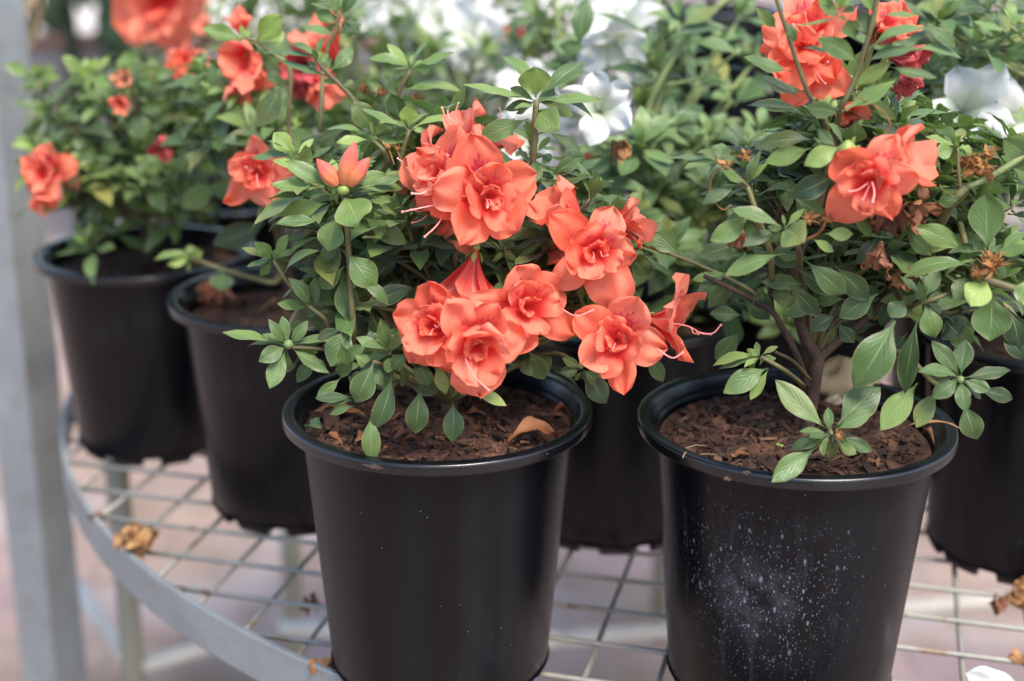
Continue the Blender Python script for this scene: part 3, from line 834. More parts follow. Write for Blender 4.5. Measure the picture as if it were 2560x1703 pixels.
POLY_C = [(740, 480), (820, 400), (900, 250), (1150, 230), (1380, 420), (1520, 520), (1560, 650), (1420, 860), (1250, 880), (1000, 900), (880, 860), (800, 800), (760, 640)]
PL['C'] = azalea('C', 'coral azalea in front with a large cluster of sharp double flowers', 103, 92, .03, .22, .115, trunk_top=.03,
                 cond=lambda p: p.y > (.862 if pxof(p)[1] > 430 else .935) and inside(POLY_C, pxof(p)))
POLY_D = [(1830, 480), (1950, 330), (2060, 200), (2330, 260), (2600, 330), (2600, 800), (2330, 800), (2200, 740), (2120, 820), (2080, 780), (1990, 700), (1900, 660)]
PL['D'] = azalea('D', 'azalea with a bare forked trunk and one drooping coral flower above the water marked pot', 104, 96, .06, .30, .15, trunk_top=.055,
                 cond=lambda p: p.y > .842 and inside(POLY_D, pxof(p)))

def hero(plant, Y, leaves, name='leaf_rosette', c=None, bud=None, tone=None, dyr=.010, mat='leaf'):
    """one shoot: leaves as (tipu, tipv, width px [, dy]) from the centre c, or (bu, bv, tipu, tipv, width px [, dy]) for a leaf of its own"""
    if c is None and len(leaves) > 1:
        return [hero(plant, Y, [l], 'leaf', None, None, tone, dyr, mat) for l in leaves]
    mb = MB()
    for lf_ in leaves:
        bite = 0
        if lf_ and lf_[-1] == 'b': lf_ = lf_[:-1]; bite = .35
        if len(lf_) <= 4:
            tu, tv, wd = lf_[:3]; dy = lf_[3] if len(lf_) > 3 else RNG.uniform(-dyr, dyr)
            bu, bv = c[0] + (tu - c[0]) * .06, c[1] + (tv - c[1]) * .06
        else:
            bu, bv, tu, tv, wd = lf_[:5]; dy = lf_[5] if len(lf_) > 5 else RNG.uniform(-dyr, dyr)
        t = RNG.uniform(.28, .60) if tone is None else min(1, max(0, tone + RNG.uniform(-.22, .20)))
        px_leaf(mb, bu, bv, tu, tv, wd, Y + RNG.uniform(-.002, .002), dy, t, bite=bite)
    if c is not None and len(leaves) > 4:
        ml = sum(math.hypot(l[0] - c[0], l[1] - c[1]) if len(l) <= 4 else math.hypot(l[2] - l[0], l[3] - l[1]) for l in leaves) / len(leaves)
        for q in range(6):
            an = RNG.uniform(0, 6.283); L_ = ml * RNG.uniform(.45, .9); bk = RNG.uniform(.003, .012)
            t_ = RNG.uniform(.15, .5) if tone is None else min(1, max(0, tone + RNG.uniform(-.3, .12)))
            px_leaf(mb, c[0] + cos(an) * 3, c[1] + sin(an) * 3 + 3, c[0] + cos(an) * L_, c[1] + sin(an) * L_ * .75 + 5, L_ * RNG.uniform(.25, .4), Y + bk * .4, bk, t_)
    if bud: mb.blob(at(bud[0], bud[1], Y - .003), bud[2] / 4100, 3, .15, 7, 9, tone=.95)
    return mb.build(name, [M[mat]], plant)

def stem(plant, pts, r0, r1=None, mat='stem', sub=5):
    """pts: (u, v, Y) or 3D vectors"""
    P = spline([at(*p) if isinstance(p, tuple) else p for p in pts], sub); r1 = r0 * .6 if r1 is None else r1
    mb = MB(); m = len(P) - 1
    mb.tube(P, [r0 + (r1 - r0) * i / m for i in range(m + 1)], 7)
    return mb.build('stem', [M[mat]], plant)

c = PL['C']; fk = fork_of(c); RNG.seed(11)
# the tall shoot with three coral buds
Y = .845
stem(c, [fk, at(905, 900, .86), (884, 815, Y), (876, 700, Y), (868, 580, Y), (858, 485, Y)], .0024, .0015)
hero(c, Y, [(820, 470, 714, 402, 45), (815, 472, 678, 461, 30), (818, 508, 700, 538, 58), (805, 555, 690, 559, 32), (842, 538, 820, 628, 74, -.006), (862, 492, 898, 560, 108, -.022),
            (905, 540, 1016, 610, 56), (880, 478, 1008, 471, 34), (878, 462, 965, 434, 40), (925, 462, 1002, 444, 22), (915, 500, 978, 504, 24), (830, 485, 755, 483, 22), (880, 500, 960, 520, 26, .012), (835, 500, 770, 500, 26, .012)], c=(858, 480), tone=.60)
bud = MB()
for (bu, bv, tu, tv, r) in ((843, 464, 791, 397, .0058), (857, 461, 888, 352, .0060), (872, 464, 923, 393, .0056), (862, 458, 868, 385, .0048)): bud_geo(bud, at(bu, bv, Y - .004), at(tu, tv, Y - .004), r)
bo = bud.build('flower_bud', [M['bud']], c)
mb = MB(); mb.blob(at(858, 474, Y - .003), (.0040, .0040, .0034), 4, .1); mb.build('receptacle', [M['calyx']], bo)
hero(c, Y, [(867, 632, 940, 722, 78, -.006)], 'leaf', tone=.22); hero(c, Y, [(862, 666, 797, 722, 48)], 'leaf', tone=.25)
hero(c, Y, [(892, 704, 972, 762, 32, -.005)], 'leaf', tone=.3); hero(c, Y + .01, [(904, 765, 1030, 718, 54)], 'leaf', tone=.25)
hero(c, Y - .005, [(880, 816, 826, 917, 76, -.012)], 'leaf', tone=.28); hero(c, Y + .012, [(858, 680, 874, 804, 66)], 'leaf', tone=.42)
hero(c, Y + .015, [(920, 770, 965, 860, 60)], 'leaf', tone=.1); hero(c, Y + .01, [(850, 600, 800, 650, 36)], 'leaf', tone=.3)
hero(c, Y + .012, [(880, 640, 1003, 653, 26)], 'leaf', tone=.3)
# small shoot leaning out over the second pot
Y = .862
stem(c, [fk, at(870, 880, .88), (815, 800, Y), (776, 768, Y), (742, 735, Y), (708, 690, Y), (684, 650, Y)], .0016, .0012)
hero(c, Y, [(604, 620, 20), (637, 606, 40), (720, 588, 30), (743, 624, 17), (617, 667, 15), (650, 691, 24), (690, 640, 14)], c=(682, 649), tone=.5)
hero(c, Y, [(711, 683, 792, 624, 20)], 'leaf', tone=.4); hero(c, Y, [(777, 765, 722, 694, 34), (775, 770, 692, 759, 28), (790, 772, 790, 690, 26), (797, 775, 766, 791, 20), (798, 778, 824, 779, 11)], tone=.38)
# left rosette with a green bud
Y = .838
stem(c, [fk, at(880, 890, .86), (800, 872, Y), (722, 868, Y)], .0016, .0012)
hero(c, Y, [(557, 832, 26), (672, 799, 33), (706, 789, 31), (770, 801, 31), (814, 836, 17), (840, 848, 12), (646, 904, 46, -.012), (674, 972, 52, -.014), (824, 932, 38, -.010), (618, 864, 15), (796, 880, 30, .01), (640, 842, 20, .012)], c=(720, 864), bud=(721, 861, 12), tone=.66)
hero(c, Y + .012, [(790, 892, 742, 957, 38)], 'leaf', tone=.5); hero(c, Y + .02, [(770, 800, 735, 830, 40)], 'leaf', tone=.4)
# leaves drooping over the soil
Y = .80
for lv, tn in (((935, 904, 888, 1008, 70, -.004), .25), ((979, 944, 935, 1074, 58, -.006), .22), ((928, 1034, 932, 1159, 52, -.008), .5), ((1052, 966, 1037, 1086, 64, -.004), .18),
               ((1132, 1004, 1130, 1106, 58, -.006), .5), ((1090, 907, 1116, 986, 38, -.004), .55), ((1180, 968, 1266, 1015, 32, .0), .55), ((880, 992, 788, 996, 30, .0), .45), ((886, 1002, 816, 1011, 24, .005), .45),
               ((890, 1014, 824, 1036, 24, .0), .45), ((1023, 878, 978, 926, 38, .0), .2), ((985, 890, 966, 932, 32, .0), .4), ((1048, 915, 1072, 964, 42, .0), .15), ((1000, 905, 1008, 968, 30, .01), .25)):
    hero(c, Y, [lv], 'leaf', tone=tn)
stem(c, [fk, at(990, 900, .85), (975, 884, .81)], .002, .0014); stem(c, [fk, at(1000, 930, .84), (935, 905, .80)], .002, .0012); stem(c, [fk, at(1010, 950, .82), (930, 1030, .80)], .002, .0012)
stem(c, [fk, at(1060, 920, .82), (1100, 905, .80)], .002, .0012)
hero(c, .81, [(890, 843, 32), (922, 895, 26), (952, 798, 38), (968, 931, 30), (905, 862, 20), (1000, 830, 26), (1010, 915, 26)], c=(976, 884), tone=.42)
hero(c, .81, [(1020, 862, 972, 832, 34)], 'leaf', tone=.55)
hero(c, .84, [(1322, 876, 1362, 948, 52)], 'leaf', tone=.3); hero(c, .845, [(1297, 902, 1332, 940, 30)], 'leaf', tone=.3)
stem(c, [fk, at(1360, 885, .86), (1456, 920, .845)], .0018, .0012)
hero(c, .845, [(1399, 932, 34), (1516, 1010, 62, -.01), (1505, 962, 36), (1405, 895, 26), (1490, 893, 22), (1462, 950, 20)], c=(1456, 922), tone=.42)
hero(c, .845, [(1618, 878, 1658, 956, 42)], 'leaf', tone=.45)
# topmost shoot
Y = .875
stem(c, [fk, at(1240, 640, .90), at(1318, 500, .89), (1333, 393, Y), (1336, 330, Y), (1341, 250, Y)], .0026, .0019)
hero(c, Y, [(1259, 137, 40, .02), (1466, 150, 42, .012), (1334, 166, 90, -.006), (1160, 213, 22), (1201, 260, 20), (1504, 250, 24), (1490, 298, 27), (1345, 278, 1396, 326, 80, -.020), (1400, 240, 26, .02), (1290, 285, 18, .01)], c=(1340, 250), tone=.64)
for lv, tn in (((1320, 298, 1191, 351, 58, -.004), .55), ((1368, 329, 1450, 374, 27, -.002), .5), ((1345, 366, 1399, 377, 10), .4), ((1326, 348, 1282, 326, 16), .35), ((1340, 272, 1286, 272, 12), .4)):
    hero(c, Y, [lv], 'leaf', tone=tn)
stem(c, [(1334, 345, Y), (1348, 334, Y), (1369, 329, Y)], .0007); stem(c, [(1333, 318, Y), (1326, 303, Y), (1316, 297, Y)], .0007); stem(c, [(1332, 362, Y), (1322, 348, Y), (1310, 342, Y)], .0006)
hero(c, Y, [(1337, 398, 1341, 455, 44, -.010), (1307, 441, 1180, 359, 40), (1362, 416, 1501, 452, 15), (1376, 441, 1455, 392, 42), (1366, 465, 1472, 440, 32), (1350, 420, 1377, 384, 26, .01), (1320, 410, 1300, 372, 18, .01), (1345, 450, 1420, 478, 34, .0), (1330, 460, 1270, 470, 24, .01)], c=(1335, 425), tone=.40)
for q in range(30):
    u, v = RNG.uniform(845, 1060), RNG.uniform(815, 945); an = RNG.uniform(.3, 2.9); L_ = RNG.uniform(60, 105)
    hero(c, RNG.uniform(.812, .862), [(u, v, u + cos(an) * L_, v + sin(an) * L_ * .7, RNG.uniform(28, 48))], 'leaf', tone=RNG.uniform(.1, .5))
for q in range(34):
    u, v = RNG.uniform(770, 1020), RNG.uniform(590, 900)
    if q > 22: u, v = RNG.uniform(1000, 1420), RNG.uniform(600, 720)
    if u < 860 and v > 840: continue
    an = RNG.uniform(.1, 3.0); L_ = RNG.uniform(70, 115)
    hero(c, RNG.uniform(.868, .90), [(u, v, u + cos(an) * L_, v + sin(an) * L_ * .7, RNG.uniform(34, 58))], 'leaf', tone=RNG.uniform(.05, .4))
# pair of leaves and neighbours beside the middle flower
hero(c, .875, [(1492, 548, 1476, 476, 60), (1538, 555, 1548, 488, 48), (1600, 590, 1662, 556, 26), (1440, 520, 1455, 474, 26, .01)], tone=.5)
stem(c, [fk, at(1450, 640, .90), (1520, 565, .88)], .002, .0014)
hero(c, .86, [(1575, 640, 1620, 690, 50)], 'leaf', tone=.35); hero(c, .87, [(1420, 705, 1410, 650, 46)], 'leaf', tone=.1)
# upper left shoots
Y = .905
stem(c, [fk, at(1000, 600, .92), at(1000, 420, .91), (1023, 325, Y)], .0024, .0014)
hero(c, Y, [(1020, 263, 50), (952, 309, 18), (902, 270, 20), (1066, 282, 15), (1136, 288, 17), (1104, 312, 32), (1068, 330, 15), (990, 345, 30, .01)], c=(1023, 324), tone=.68)
hero(c, Y + .012, [(940, 330, 882, 252, 66)], 'leaf', tone=.3); hero(c, Y + .015, [(1005, 312, 978, 232, 56)], 'leaf', tone=.3)
stem(c, [fk, at(960, 520, .91), (968, 400, Y), (933, 350, Y)], .0022, .0014)
hero(c, Y, [(816, 321, 18), (925, 302, 12), (840, 356, 26), (967, 299, 28), (1000, 355, 16), (900, 380, 24, .01)], c=(931, 348), tone=.62)
Y = .945
stem(c, [fk, at(1000, 520, .95), (990, 270, Y), (1026, 176, Y)], .0022, .0014)
hero(c, Y, [(967, 109, 28), (1071, 103, 10), (1136, 131, 24), (1117, 148, 14), (920, 145, 26), (978, 170, 10), (1012, 225, 1156, 227, 26), (1080, 172, 30)], c=(1026, 172), tone=.66)
stem(c, [at(990, 400, .95), (890, 258, Y), (850, 213, Y), (806, 170, Y), (784, 138, Y)], .0018, .0012)
hero(c, Y, [(790, 145, 732, 104, 22), (790, 140, 806, 91, 15), (800, 150, 656, 131, 14), (828, 195, 690, 146, 16), (828, 177, 882, 119, 42), (852, 205, 808, 203, 20), (855, 215, 886, 203, 16), (795, 150, 780, 120, 18)], c=(800, 165), tone=.55)
Y = .99
stem(c, [at(780, 420, .97), (724, 330, Y), (726, 180, Y), (690, 140, Y), (640, 104, Y), (618, 98, Y)], .0018, .0012)
hero(c, Y, [(610, 100, 506, 71, 48), (640, 106, 706, 38, 66), (655, 106, 712, 78, 44, .01), (615, 98, 600, 62, 16), (610, 104, 590, 96, 14)], c=(620, 100), tone=.66); hero(c, Y, [(709, 206, 645, 317, 64)], 'leaf', tone=.3)
stem(c, [at(800, 330, .97), (812, 145, Y), (838, 80, Y), (850, 30, Y)], .0018, .0013)
hero(c, Y, [(846, 60, 789, 26, 40), (850, 30, 776, 9, 16), (856, 40, 900, -20, 30), (840, 45, 835, -30, 36), (845, 85, 905, 62, 18), (838, 90, 760, 70, 26)], c=(848, 50), tone=.28)
# left shoot under the upper ones
Y = .875
stem(c, [fk, at(800, 560, .89), (742, 392, Y)], .002, .0013)
hero(c, Y, [(684, 331, 54), (667, 351, 15), (784, 347, 20), (629, 395, 24), (702, 386, 11), (745, 340, 14)], c=(739, 388), tone=.70)
hero(c, Y + .005, [(771, 402, 829, 366, 16), (790, 410, 834, 384, 32)], tone=.45)
# dead pistil heads
for q, (u, v) in enumerate(((970, 368), (992, 372))):
    tuft(c, at(u, v, .90), .0045, 40 + q, n=14); stem(c, [(u, v, .90), (u + 8, v + 22, .90), (u + 16, v + 44, .90)], .0004, .0004, 'tuft')
for q, (u, v) in enumerate(((908, 225), (950, 235), (1040, 250))): tuft(c, at(u, v, .96), .006, 50 + q)

# its flowers: (u, v, Y, radius px, facing, kind, seed)
def put_flower(pl, u, v, Y, Rpx, face, kind, seed, mats='petal', simple=False, **kw):
    p = at(u, v, Y); R = Rpx * (1.17 if kind in ('double', 'single') else 1.08) / ppm(p); f = camvec(face)
    back = p - f * R * 1.25; fk_ = V(pl['fork']); st = back.lerp(fk_, .12) + V((0, 0, -.004))
    return flower(pl, p, R, f, seed, kind, mats, stem_to=st, simple=simple, **kw)

FL = {}
for nm, a in {
    'upper_left': (1092, 440, .832, 112, (-.42, .12, .85), 'double', 3), 'upper_right': (1220, 492, .820, 114, (.18, -.12, .95), 'double', 5),
    'top_trumpet': (1142, 318, .862, 92, (-.50, .72, .30), 'single', 12), 'lower_left': (1100, 515, .846, 122, (-.45, -.42, .62), 'single', 18),
    'behind_top': (1245, 325, .905, 72, (.30, .5, .1), 'single', 21), 'behind_left': (1035, 405, .872, 96, (-.7, .2, .35), 'single', 22),
    'middle': (1490, 628, .828, 112, (.08, -.12, .95), 'double', 8), 'middle_tube': (1392, 522, .850, 108, (-.72, .50, .20), 'half', 9), 'middle_left': (1405, 606, .868, 84, (-.9, -.1, .25), 'half', 14),
    'middle_right': (1590, 552, .862, 94, (.86, .18, .25), 'half', 16), 'hanging': (1160, 742, .835, 118, (-.22, -.84, -.10), 'single', 23, dict(open_=.62)), 'lower_right': (1322, 765, .818, 116, (.30, -.02, .9), 'double', 27),
    'low_left': (1084, 815, .788, 106, (-.30, .0, .9), 'double', 29), 'low_middle': (1194, 868, .778, 124, (.06, -.34, .88), 'double', 31), 'right_single': (1541, 852, .806, 110, (-.10, -.04, .95), 'double', 39),
    'right_side': (1712, 812, .826, 100, (.88, -.15, .25), 'single', 41), 'shaded': (1428, 702, .905, 68, (-.3, .2, .6), 'single', 43),
}.items():
    kw = a[-1] if isinstance(a[-1], dict) else {}
    FL[nm] = put_flower(c, *(a[:-1] if kw else a), **kw)
for nm, pts in (('upper_left', [(1105, 450, .825), (1060, 482, .81), (1030, 484, .805)]), ('lower_left', [(1120, 505, .835), (1090, 512, .82), (1006, 530, .812)]), ('lower_left', [(1118, 515, .835), (1095, 560, .82), (1062, 592, .81)]),
                ('top_trumpet', [(1140, 330, .855), (1118, 305, .85), (1105, 270, .848)]), ('low_middle', [(1160, 890, .775), (1185, 940, .765), (1222, 976, .758)]), ('lower_right', [(1400, 770, .81), (1440, 790, .80), (1482, 776, .80)]),
                ('right_single', [(1640, 870, .80), (1680, 895, .79), (1706, 882, .79)]), ('right_side', [(1740, 830, .82), (1780, 834, .82), (1802, 813, .82)])):
    pistil(FL[nm], [at(*p) for p in pts])

# ---------------- the right plant
d = PL['D']; fd = fork_of(d); RNG.seed(23)
TB = V((POTS['D'][0] + .006, POTS['D'][1] - .004, .160)); Yt = TB.y
stem(d, [TB, at(2038, 940, Yt), at(2043, 897, Yt), at(2014, 847, Yt), at(1996, 790, Yt), at(1972, 732, Yt), at(1980, 674, Yt), at(1995, 620, Yt), at(1985, 585, Yt)], .0050, .0018, 'bark')
stem(d, [at(2043, 900, Yt), at(2080, 866, Yt), at(2108, 843, Yt), at(2200, 760, Yt + .01), at(2290, 640, Yt), at(2360, 550, Yt - .01), at(2414, 468, Yt - .015)], .0031, .0016, 'bark')
stem(d, [at(2018, 965, Yt - .005), at(1993, 890, Yt - .01), at(1957, 821, Yt - .01), at(1928, 778, Yt - .01), at(1863, 739, Yt), at(1760, 690, Yt)], .0024, .0014, 'bark')
stem(d, [at(1930, 778, Yt), at(1925, 700, Yt + .01), at(1940, 560, Yt + .01), at(1960, 500, Yt)], .0018, .0014, 'bark')
stem(d, [at(1975, 740, Yt), at(1990, 680, Yt), at(2015, 600, Yt)], .002, .0014, 'bark')
stem(d, [at(1930, 772, Yt), (1860, 716, .86), (1768, 672, .865), (1690, 640, .87), (1606, 612, .88)], .0016, .0011, 'stem')
Y = .775   # low rosette over the rim
stem(d, [TB + V((.0, -.006, .006)), at(2060, 1060, .80), (2078, 1085, Y)], .0018, .0015)
hero(d, Y, [(2066, 1072, 1938, 950, 66, .02), (2094, 1062, 2200, 968, 92, .02), (2090, 1075, 2180, 1026, 46, .004), (2070, 1018, 28, .006), (1998, 1078, 19), (1975, 1123, 36), (2022, 1094, 19), (2043, 1118, 1929, 1206, 62, -.016, 'b'),
            (2056, 1139, 19, -.01), (2077, 1124, 11), (2092, 1105, 2141, 1136, 32, -.008), (2105, 1088, 2181, 1128, 36, -.004)], c=(2076, 1086), tone=.48)
tuft(d, at(2098, 1092, Y - .003), .0052, 71)
Y = .81
stem(d, [at(2010, 965, .84), (1960, 925, Y), (1902, 892, Y)], .0016, .0012); stem(d, [at(2025, 950, .85), at(1985, 905, .84), (1938, 880, .83)], .0013, .001)
hero(d, Y, [(1780, 914, 26), (1796, 922, 24, .008), (1874, 873, 15), (1945, 866, 15), (1940, 896, 16), (1860, 919, 15), (1900, 910, 12), (1920, 920, 1809, 983, 62, -.01), (1922, 922, 1876, 1000, 32, -.008)], c=(1900, 891), tone=.55)
Y = .785   # rosette at the right rim
stem(d, [at(2150, 900, .85), at(2250, 880, .81), (2340, 960, Y + .006), (2400, 948, Y)], .0018, .0014)
hero(d, Y, [(2329, 852, 46, .008), (2415, 849, 54, .008), (2526, 925, 36), (2478, 976, 38, -.006), (2440, 975, 2533, 999, 42, .004), (2296, 928, 34), (2330, 997, 50, -.008), (2415, 1032, 44, -.012)], c=(2402, 946), bud=(2401, 949, 9), tone=.42)
hero(d, Y, [(2408, 1005, 2443, 1100, 64, -.006)], 'leaf', tone=.3); hero(d, Y + .003, [(2345, 975, 2290, 1070, 54, -.008)], 'leaf', tone=.38)
hero(d, Y + .002, [(2294, 958, 2202, 1077, 72, -.010)], 'leaf', tone=.5); hero(d, Y + .002, [(2292, 808, 2261, 986, 58, -.006)], 'leaf', tone=.18)
hero(d, Y + .004, [(2238, 802, 2134, 972, 108, -.008)], 'leaf', tone=.36)
Y = .80
stem(d, [at(2230, 720, .85), at(2270, 765, .82), (2312, 755, Y), (2370, 735, Y)], .0018, .0014)
hero(d, Y, [(2338, 845, 62, -.006), (2298, 704, 28), (2345, 668, 42, .01), (2250, 690, 20, .006), (2280, 790, 26)], c=(2310, 752), tone=.5)
hero(d, Y, [(2264, 746, 2226, 794, 54, -.006)], 'leaf', tone=.62); hero(d, Y + .006, [(2380, 800, 2420, 870, 66)], 'leaf', tone=.2); hero(d, Y + .010, [(2360, 800, 2400, 840, 80)], 'leaf', tone=.2)
hero(d, Y - .01, [(2468, 701, 2428, 768, 80, -.012)], 'leaf', tone=.72); hero(d, Y - .004, [(2478, 735, 2474, 853, 108, -.004)], 'leaf', tone=.5); hero(d, Y, [(2428, 690, 2386, 754, 58)], 'leaf', tone=.3)
hero(d, Y - .01, [(2580, 690, 2562, 770, 70)], 'leaf', tone=.6); hero(d, Y + .01, [(2520, 770, 2545, 870, 70), (2500, 820, 2560, 900, 50)], tone=.25)
Y = .79
stem(d, [at(2400, 560, .84), (2440, 700, Y), (2470, 638, Y)], .002, .0016)
stem(d, [(2450, 695, Y), (2505, 712, Y), (2570, 735, Y)], .0026, .002)
hero(d, Y, [(2470, 629, 2468, 480, 96, .006), (2416, 626, 2290, 566, 60), (2434, 600, 34), (2370, 631, 17), (2575, 615, 34), (2424, 664, 2260, 689, 44), (2500, 640, 2570, 580, 30, .01), (2440, 650, 2360, 690, 20, .01)], c=(2470, 634), tone=.55)
tuft(d, at(2478, 668, Y - .006), .0105, 72, n=44); tuft(d, at(2445, 688, Y - .004), .006, 73)
hero(d, .81, [(2401, 497, 2346, 505, 40)], 'leaf', tone=.3); hero(d, .82, [(2430, 500, 2525, 520, 44)], 'leaf', tone=.3)
Y = .815
stem(d, [(2400, 472, Y), (2396, 420, Y), (2394, 372, Y)], .0013); stem(d, [(2414, 468, Y), (2480, 440, Y), (2560, 388, Y), (2590, 360, Y)], .0020, .0018, 'stem_white')
stem(d, [at(2350, 560, .83), (2385, 500, Y), (2414, 468, Y)], .003, .0024)
hero(d, Y, [(2336, 322, 58, .006), (2385, 345, 26), (2312, 341, 20), (2338, 386, 44, -.006), (2432, 380, 22), (2402, 340, 16), (2405, 320, 30, .012)], c=(2394, 368), tone=.58)
tuft(d, at(2445, 425, Y), .011, 74, n=44); tuft(d, at(2470, 385, Y + .006), .0065, 75); tuft(d, at(2420, 405, Y), .007, 76)
hero(d, Y - .01, [(2572, 392, 2508, 345, 64)], 'leaf', tone=.62); hero(d, Y, [(2530, 420, 2580, 440, 40), (2500, 390, 2530, 400, 20)], tone=.5)
# upper left shoots of the right plant
Y = .80
stem(d, [at(1930, 700, .84), at(1925, 630, .815), (1898, 550, Y), (1869, 466, Y)], .0018, .0014)
hero(d, Y, [(1806, 426, 25), (1902, 375, 17), (1918, 407, 18), (1890, 385, 14, .01)], c=(1869, 460), tone=.5)
hero(d, Y, [(1841, 464, 1755, 511, 34, -.004)], 'leaf', tone=.25); stem(d, [(1868, 468, Y), (1856, 461, Y), (1838, 464, Y)], .0006)
hero(d, Y, [(1805, 357, 54, .004), (1744, 380, 13), (1663, 394, 14), (1711, 420, 24), (1830, 400, 14), (1780, 412, 16)], c=(1798, 404), tone=.56)
stem(d, [(1869, 466, Y), (1830, 430, Y), (1799, 406, Y)], .0013, .0011)
tuft(d, at(1814, 412, Y - .004), .0055, 77); tuft(d, at(1862, 393, Y), .0055, 78)
stem(d, [(1814, 412, Y), (1782, 440, Y), (1776, 485, Y), (1806, 524, Y), (1828, 512, Y)], .0003, .0003, 'tuft')
stem(d, [at(2000, 680, .83), at(1995, 620, .80), (1964, 570, .785)], .0022, .0015)
hero(d, .785, [(1828, 522, 38), (2013, 522, 20), (2009, 603, 92, -.016), (1925, 575, 14), (1956, 536, 10), (2062, 584, 2133, 584, 38), (2030, 597, 2085, 629, 27)], c=(1962, 570), tone=.66)
tuft(d, at(2021, 552, .785), .007, 79); tuft(d, at(2066, 548, .79), .006, 80); stem(d, [(2066, 548, .79), (2050, 580, .79), (2015, 600, .79)], .0009, .0009, 'tuft')
for lv, Yv, tn in (((1874, 538, 1775, 602, 58), .80, .3), ((1943, 576, 1857, 616, 38), .795, .25), ((1955, 634, 1812, 688, 48), .79, .4), ((2003, 614, 1929, 636, 24), .80, .4), ((2013, 652, 2118, 737, 64), .795, .3),
                   ((1992, 672, 2085, 738, 52), .805, .12), ((2086, 662, 2173, 750, 62), .80, .25), ((1974, 716, 2046, 790, 50), .805, .18), ((2196, 734, 2098, 795, 64), .81, .15), ((2092, 787, 2023, 824, 44), .82, .15),
                   ((2092, 806, 2136, 858, 38), .82, .12), ((2043, 351, 1885, 370, 46), .80, .25), ((2028, 370, 1912, 406, 54), .795, .38), ((2103, 366, 2011, 414, 56, -.006), .785, .72), ((2090, 438, 1974, 493, 64), .79, .16),
                   ((1980, 492, 2060, 534, 48), .81, .15), ((1700, 640, 1632, 573, 64), .87, .55), ((1818, 682, 1730, 700, 32), .862, .6), ((1818, 686, 1740, 740, 34), .862, .5), ((1850, 690, 1770, 770, 50), .87, .2),
                   ((2120, 520, 2180, 590, 40), .82, .2), ((2200, 590, 2140, 660, 40), .83, .12), ((2260, 560, 2330, 640, 46), .83, .15)):
    hero(d, Yv, [lv], 'leaf', tone=tn)
for q in range(46):
    u, v = RNG.uniform(1850, 2330), RNG.uniform(560, 840)
    if 1900 < u < 2090 and v > 770: continue
    an = RNG.uniform(-.2, 3.3); L_ = RNG.uniform(70, 120)
    hero(d, RNG.uniform(.845, .885), [(u, v, u + cos(an) * L_, v + sin(an) * L_ * .7, RNG.uniform(34, 58))], 'leaf', tone=RNG.uniform(.05, .45))
# tall stems at the top
Y = .80
stem(d, [at(2040, 560, .83), at(2080, 380, .815), (2102, 276, Y), (2130, 215, Y), (2151, 157, Y), (2180, 60, Y), (2194, -10, Y), (2200, -60, Y)], .0018, .0014, 'stem')
stem(d, [at(2070, 420, .82), (2066, 310, Y), (2034, 257, Y), (2010, 206, Y), (1964, 68, Y), (1942, 0, Y), (1930, -40, Y)], .0015, .0012, 'stem')
for lv, Yv, tn in (((2168, 93, 2162, 31, 58), .80, .5), ((2140, 98, 2120, 50, 50), .805, .5), ((2147, 156, 2042, 95, 54), .79, .6), ((2171, 123, 2308, 66, 32), .80, .45), ((2300, 66, 2392, 122, 34, -.004), .80, .5), ((2152, 164, 2300, 122, 30), .795, .5), ((2290, 122, 2408, 146, 28), .795, .5),
                   ((2130, 219, 2227, 157, 42), .80, .42), ((2106, 280, 2240, 200, 38), .795, .68), ((2120, 150, 2064, 119, 20), .80, .45), ((2118, 128, 2008, 119, 12), .80, .4), ((1941, 72, 1890, 18, 34), .80, .3), ((1966, 54, 1989, 106, 32), .80, .35),
                   ((1975, 70, 2096, 46, 9), .80, .6), ((1980, 180, 1858, 142, 34), .82, .3), ((2010, 274, 1868, 262, 24), .80, .2), ((2010, 272, 1905, 271, 13), .805, .3), ((2104, 283, 2015, 268, 46, -.01), .79, .2), ((2040, 318, 2087, 365, 30), .80, .2),
                   ((2134, 360, 2142, 304, 64), .80, .4), ((2064, 302, 2109, 358, 17), .795, .5), ((2172, 246, 2240, 298, 36), .81, .3), ((2168, 320, 2259, 345, 18), .81, .15), ((2223, 168, 2342, 194, 28), .80, .12), ((2000, 245, 1900, 190, 26), .81, .25),
                   ((2100, 45, 2046, 8, 24), .80, .55), ((2090, 28, 2150, 5, 16), .80, .4), ((2190, 36, 2150, -30, 30), .80, .5), ((2195, 40, 2290, 38, 14), .79, .5), ((2010, 230, 1920, 214, 30), .83, .3)):
    hero(d, Yv, [lv], 'leaf', tone=tn)
hero(d, .80, [(2045, -5, 34), (2095, -40, 40), (2140, 20, 20), (2070, 25, 30), (2120, -20, 24)], c=(2098, 30), tone=.55)
mb = MB()
for q, (u, v, tu, tv) in enumerate(((2062, 268, 2075, 236), (2072, 275, 2052, 246), (2080, 275, 2090, 250), (2112, 400, 2140, 340), (2110, 400, 2096, 372), (2118, 395, 2150, 362))):
    px_leaf(mb, u, v, tu, tv, 16, .79, 0, .95, q)
mb.blob(at(2118, 385, .785), (.006, .006, .007), 2, .2, tone=.9)
mb.build('calyx', [M['calyx']], d)

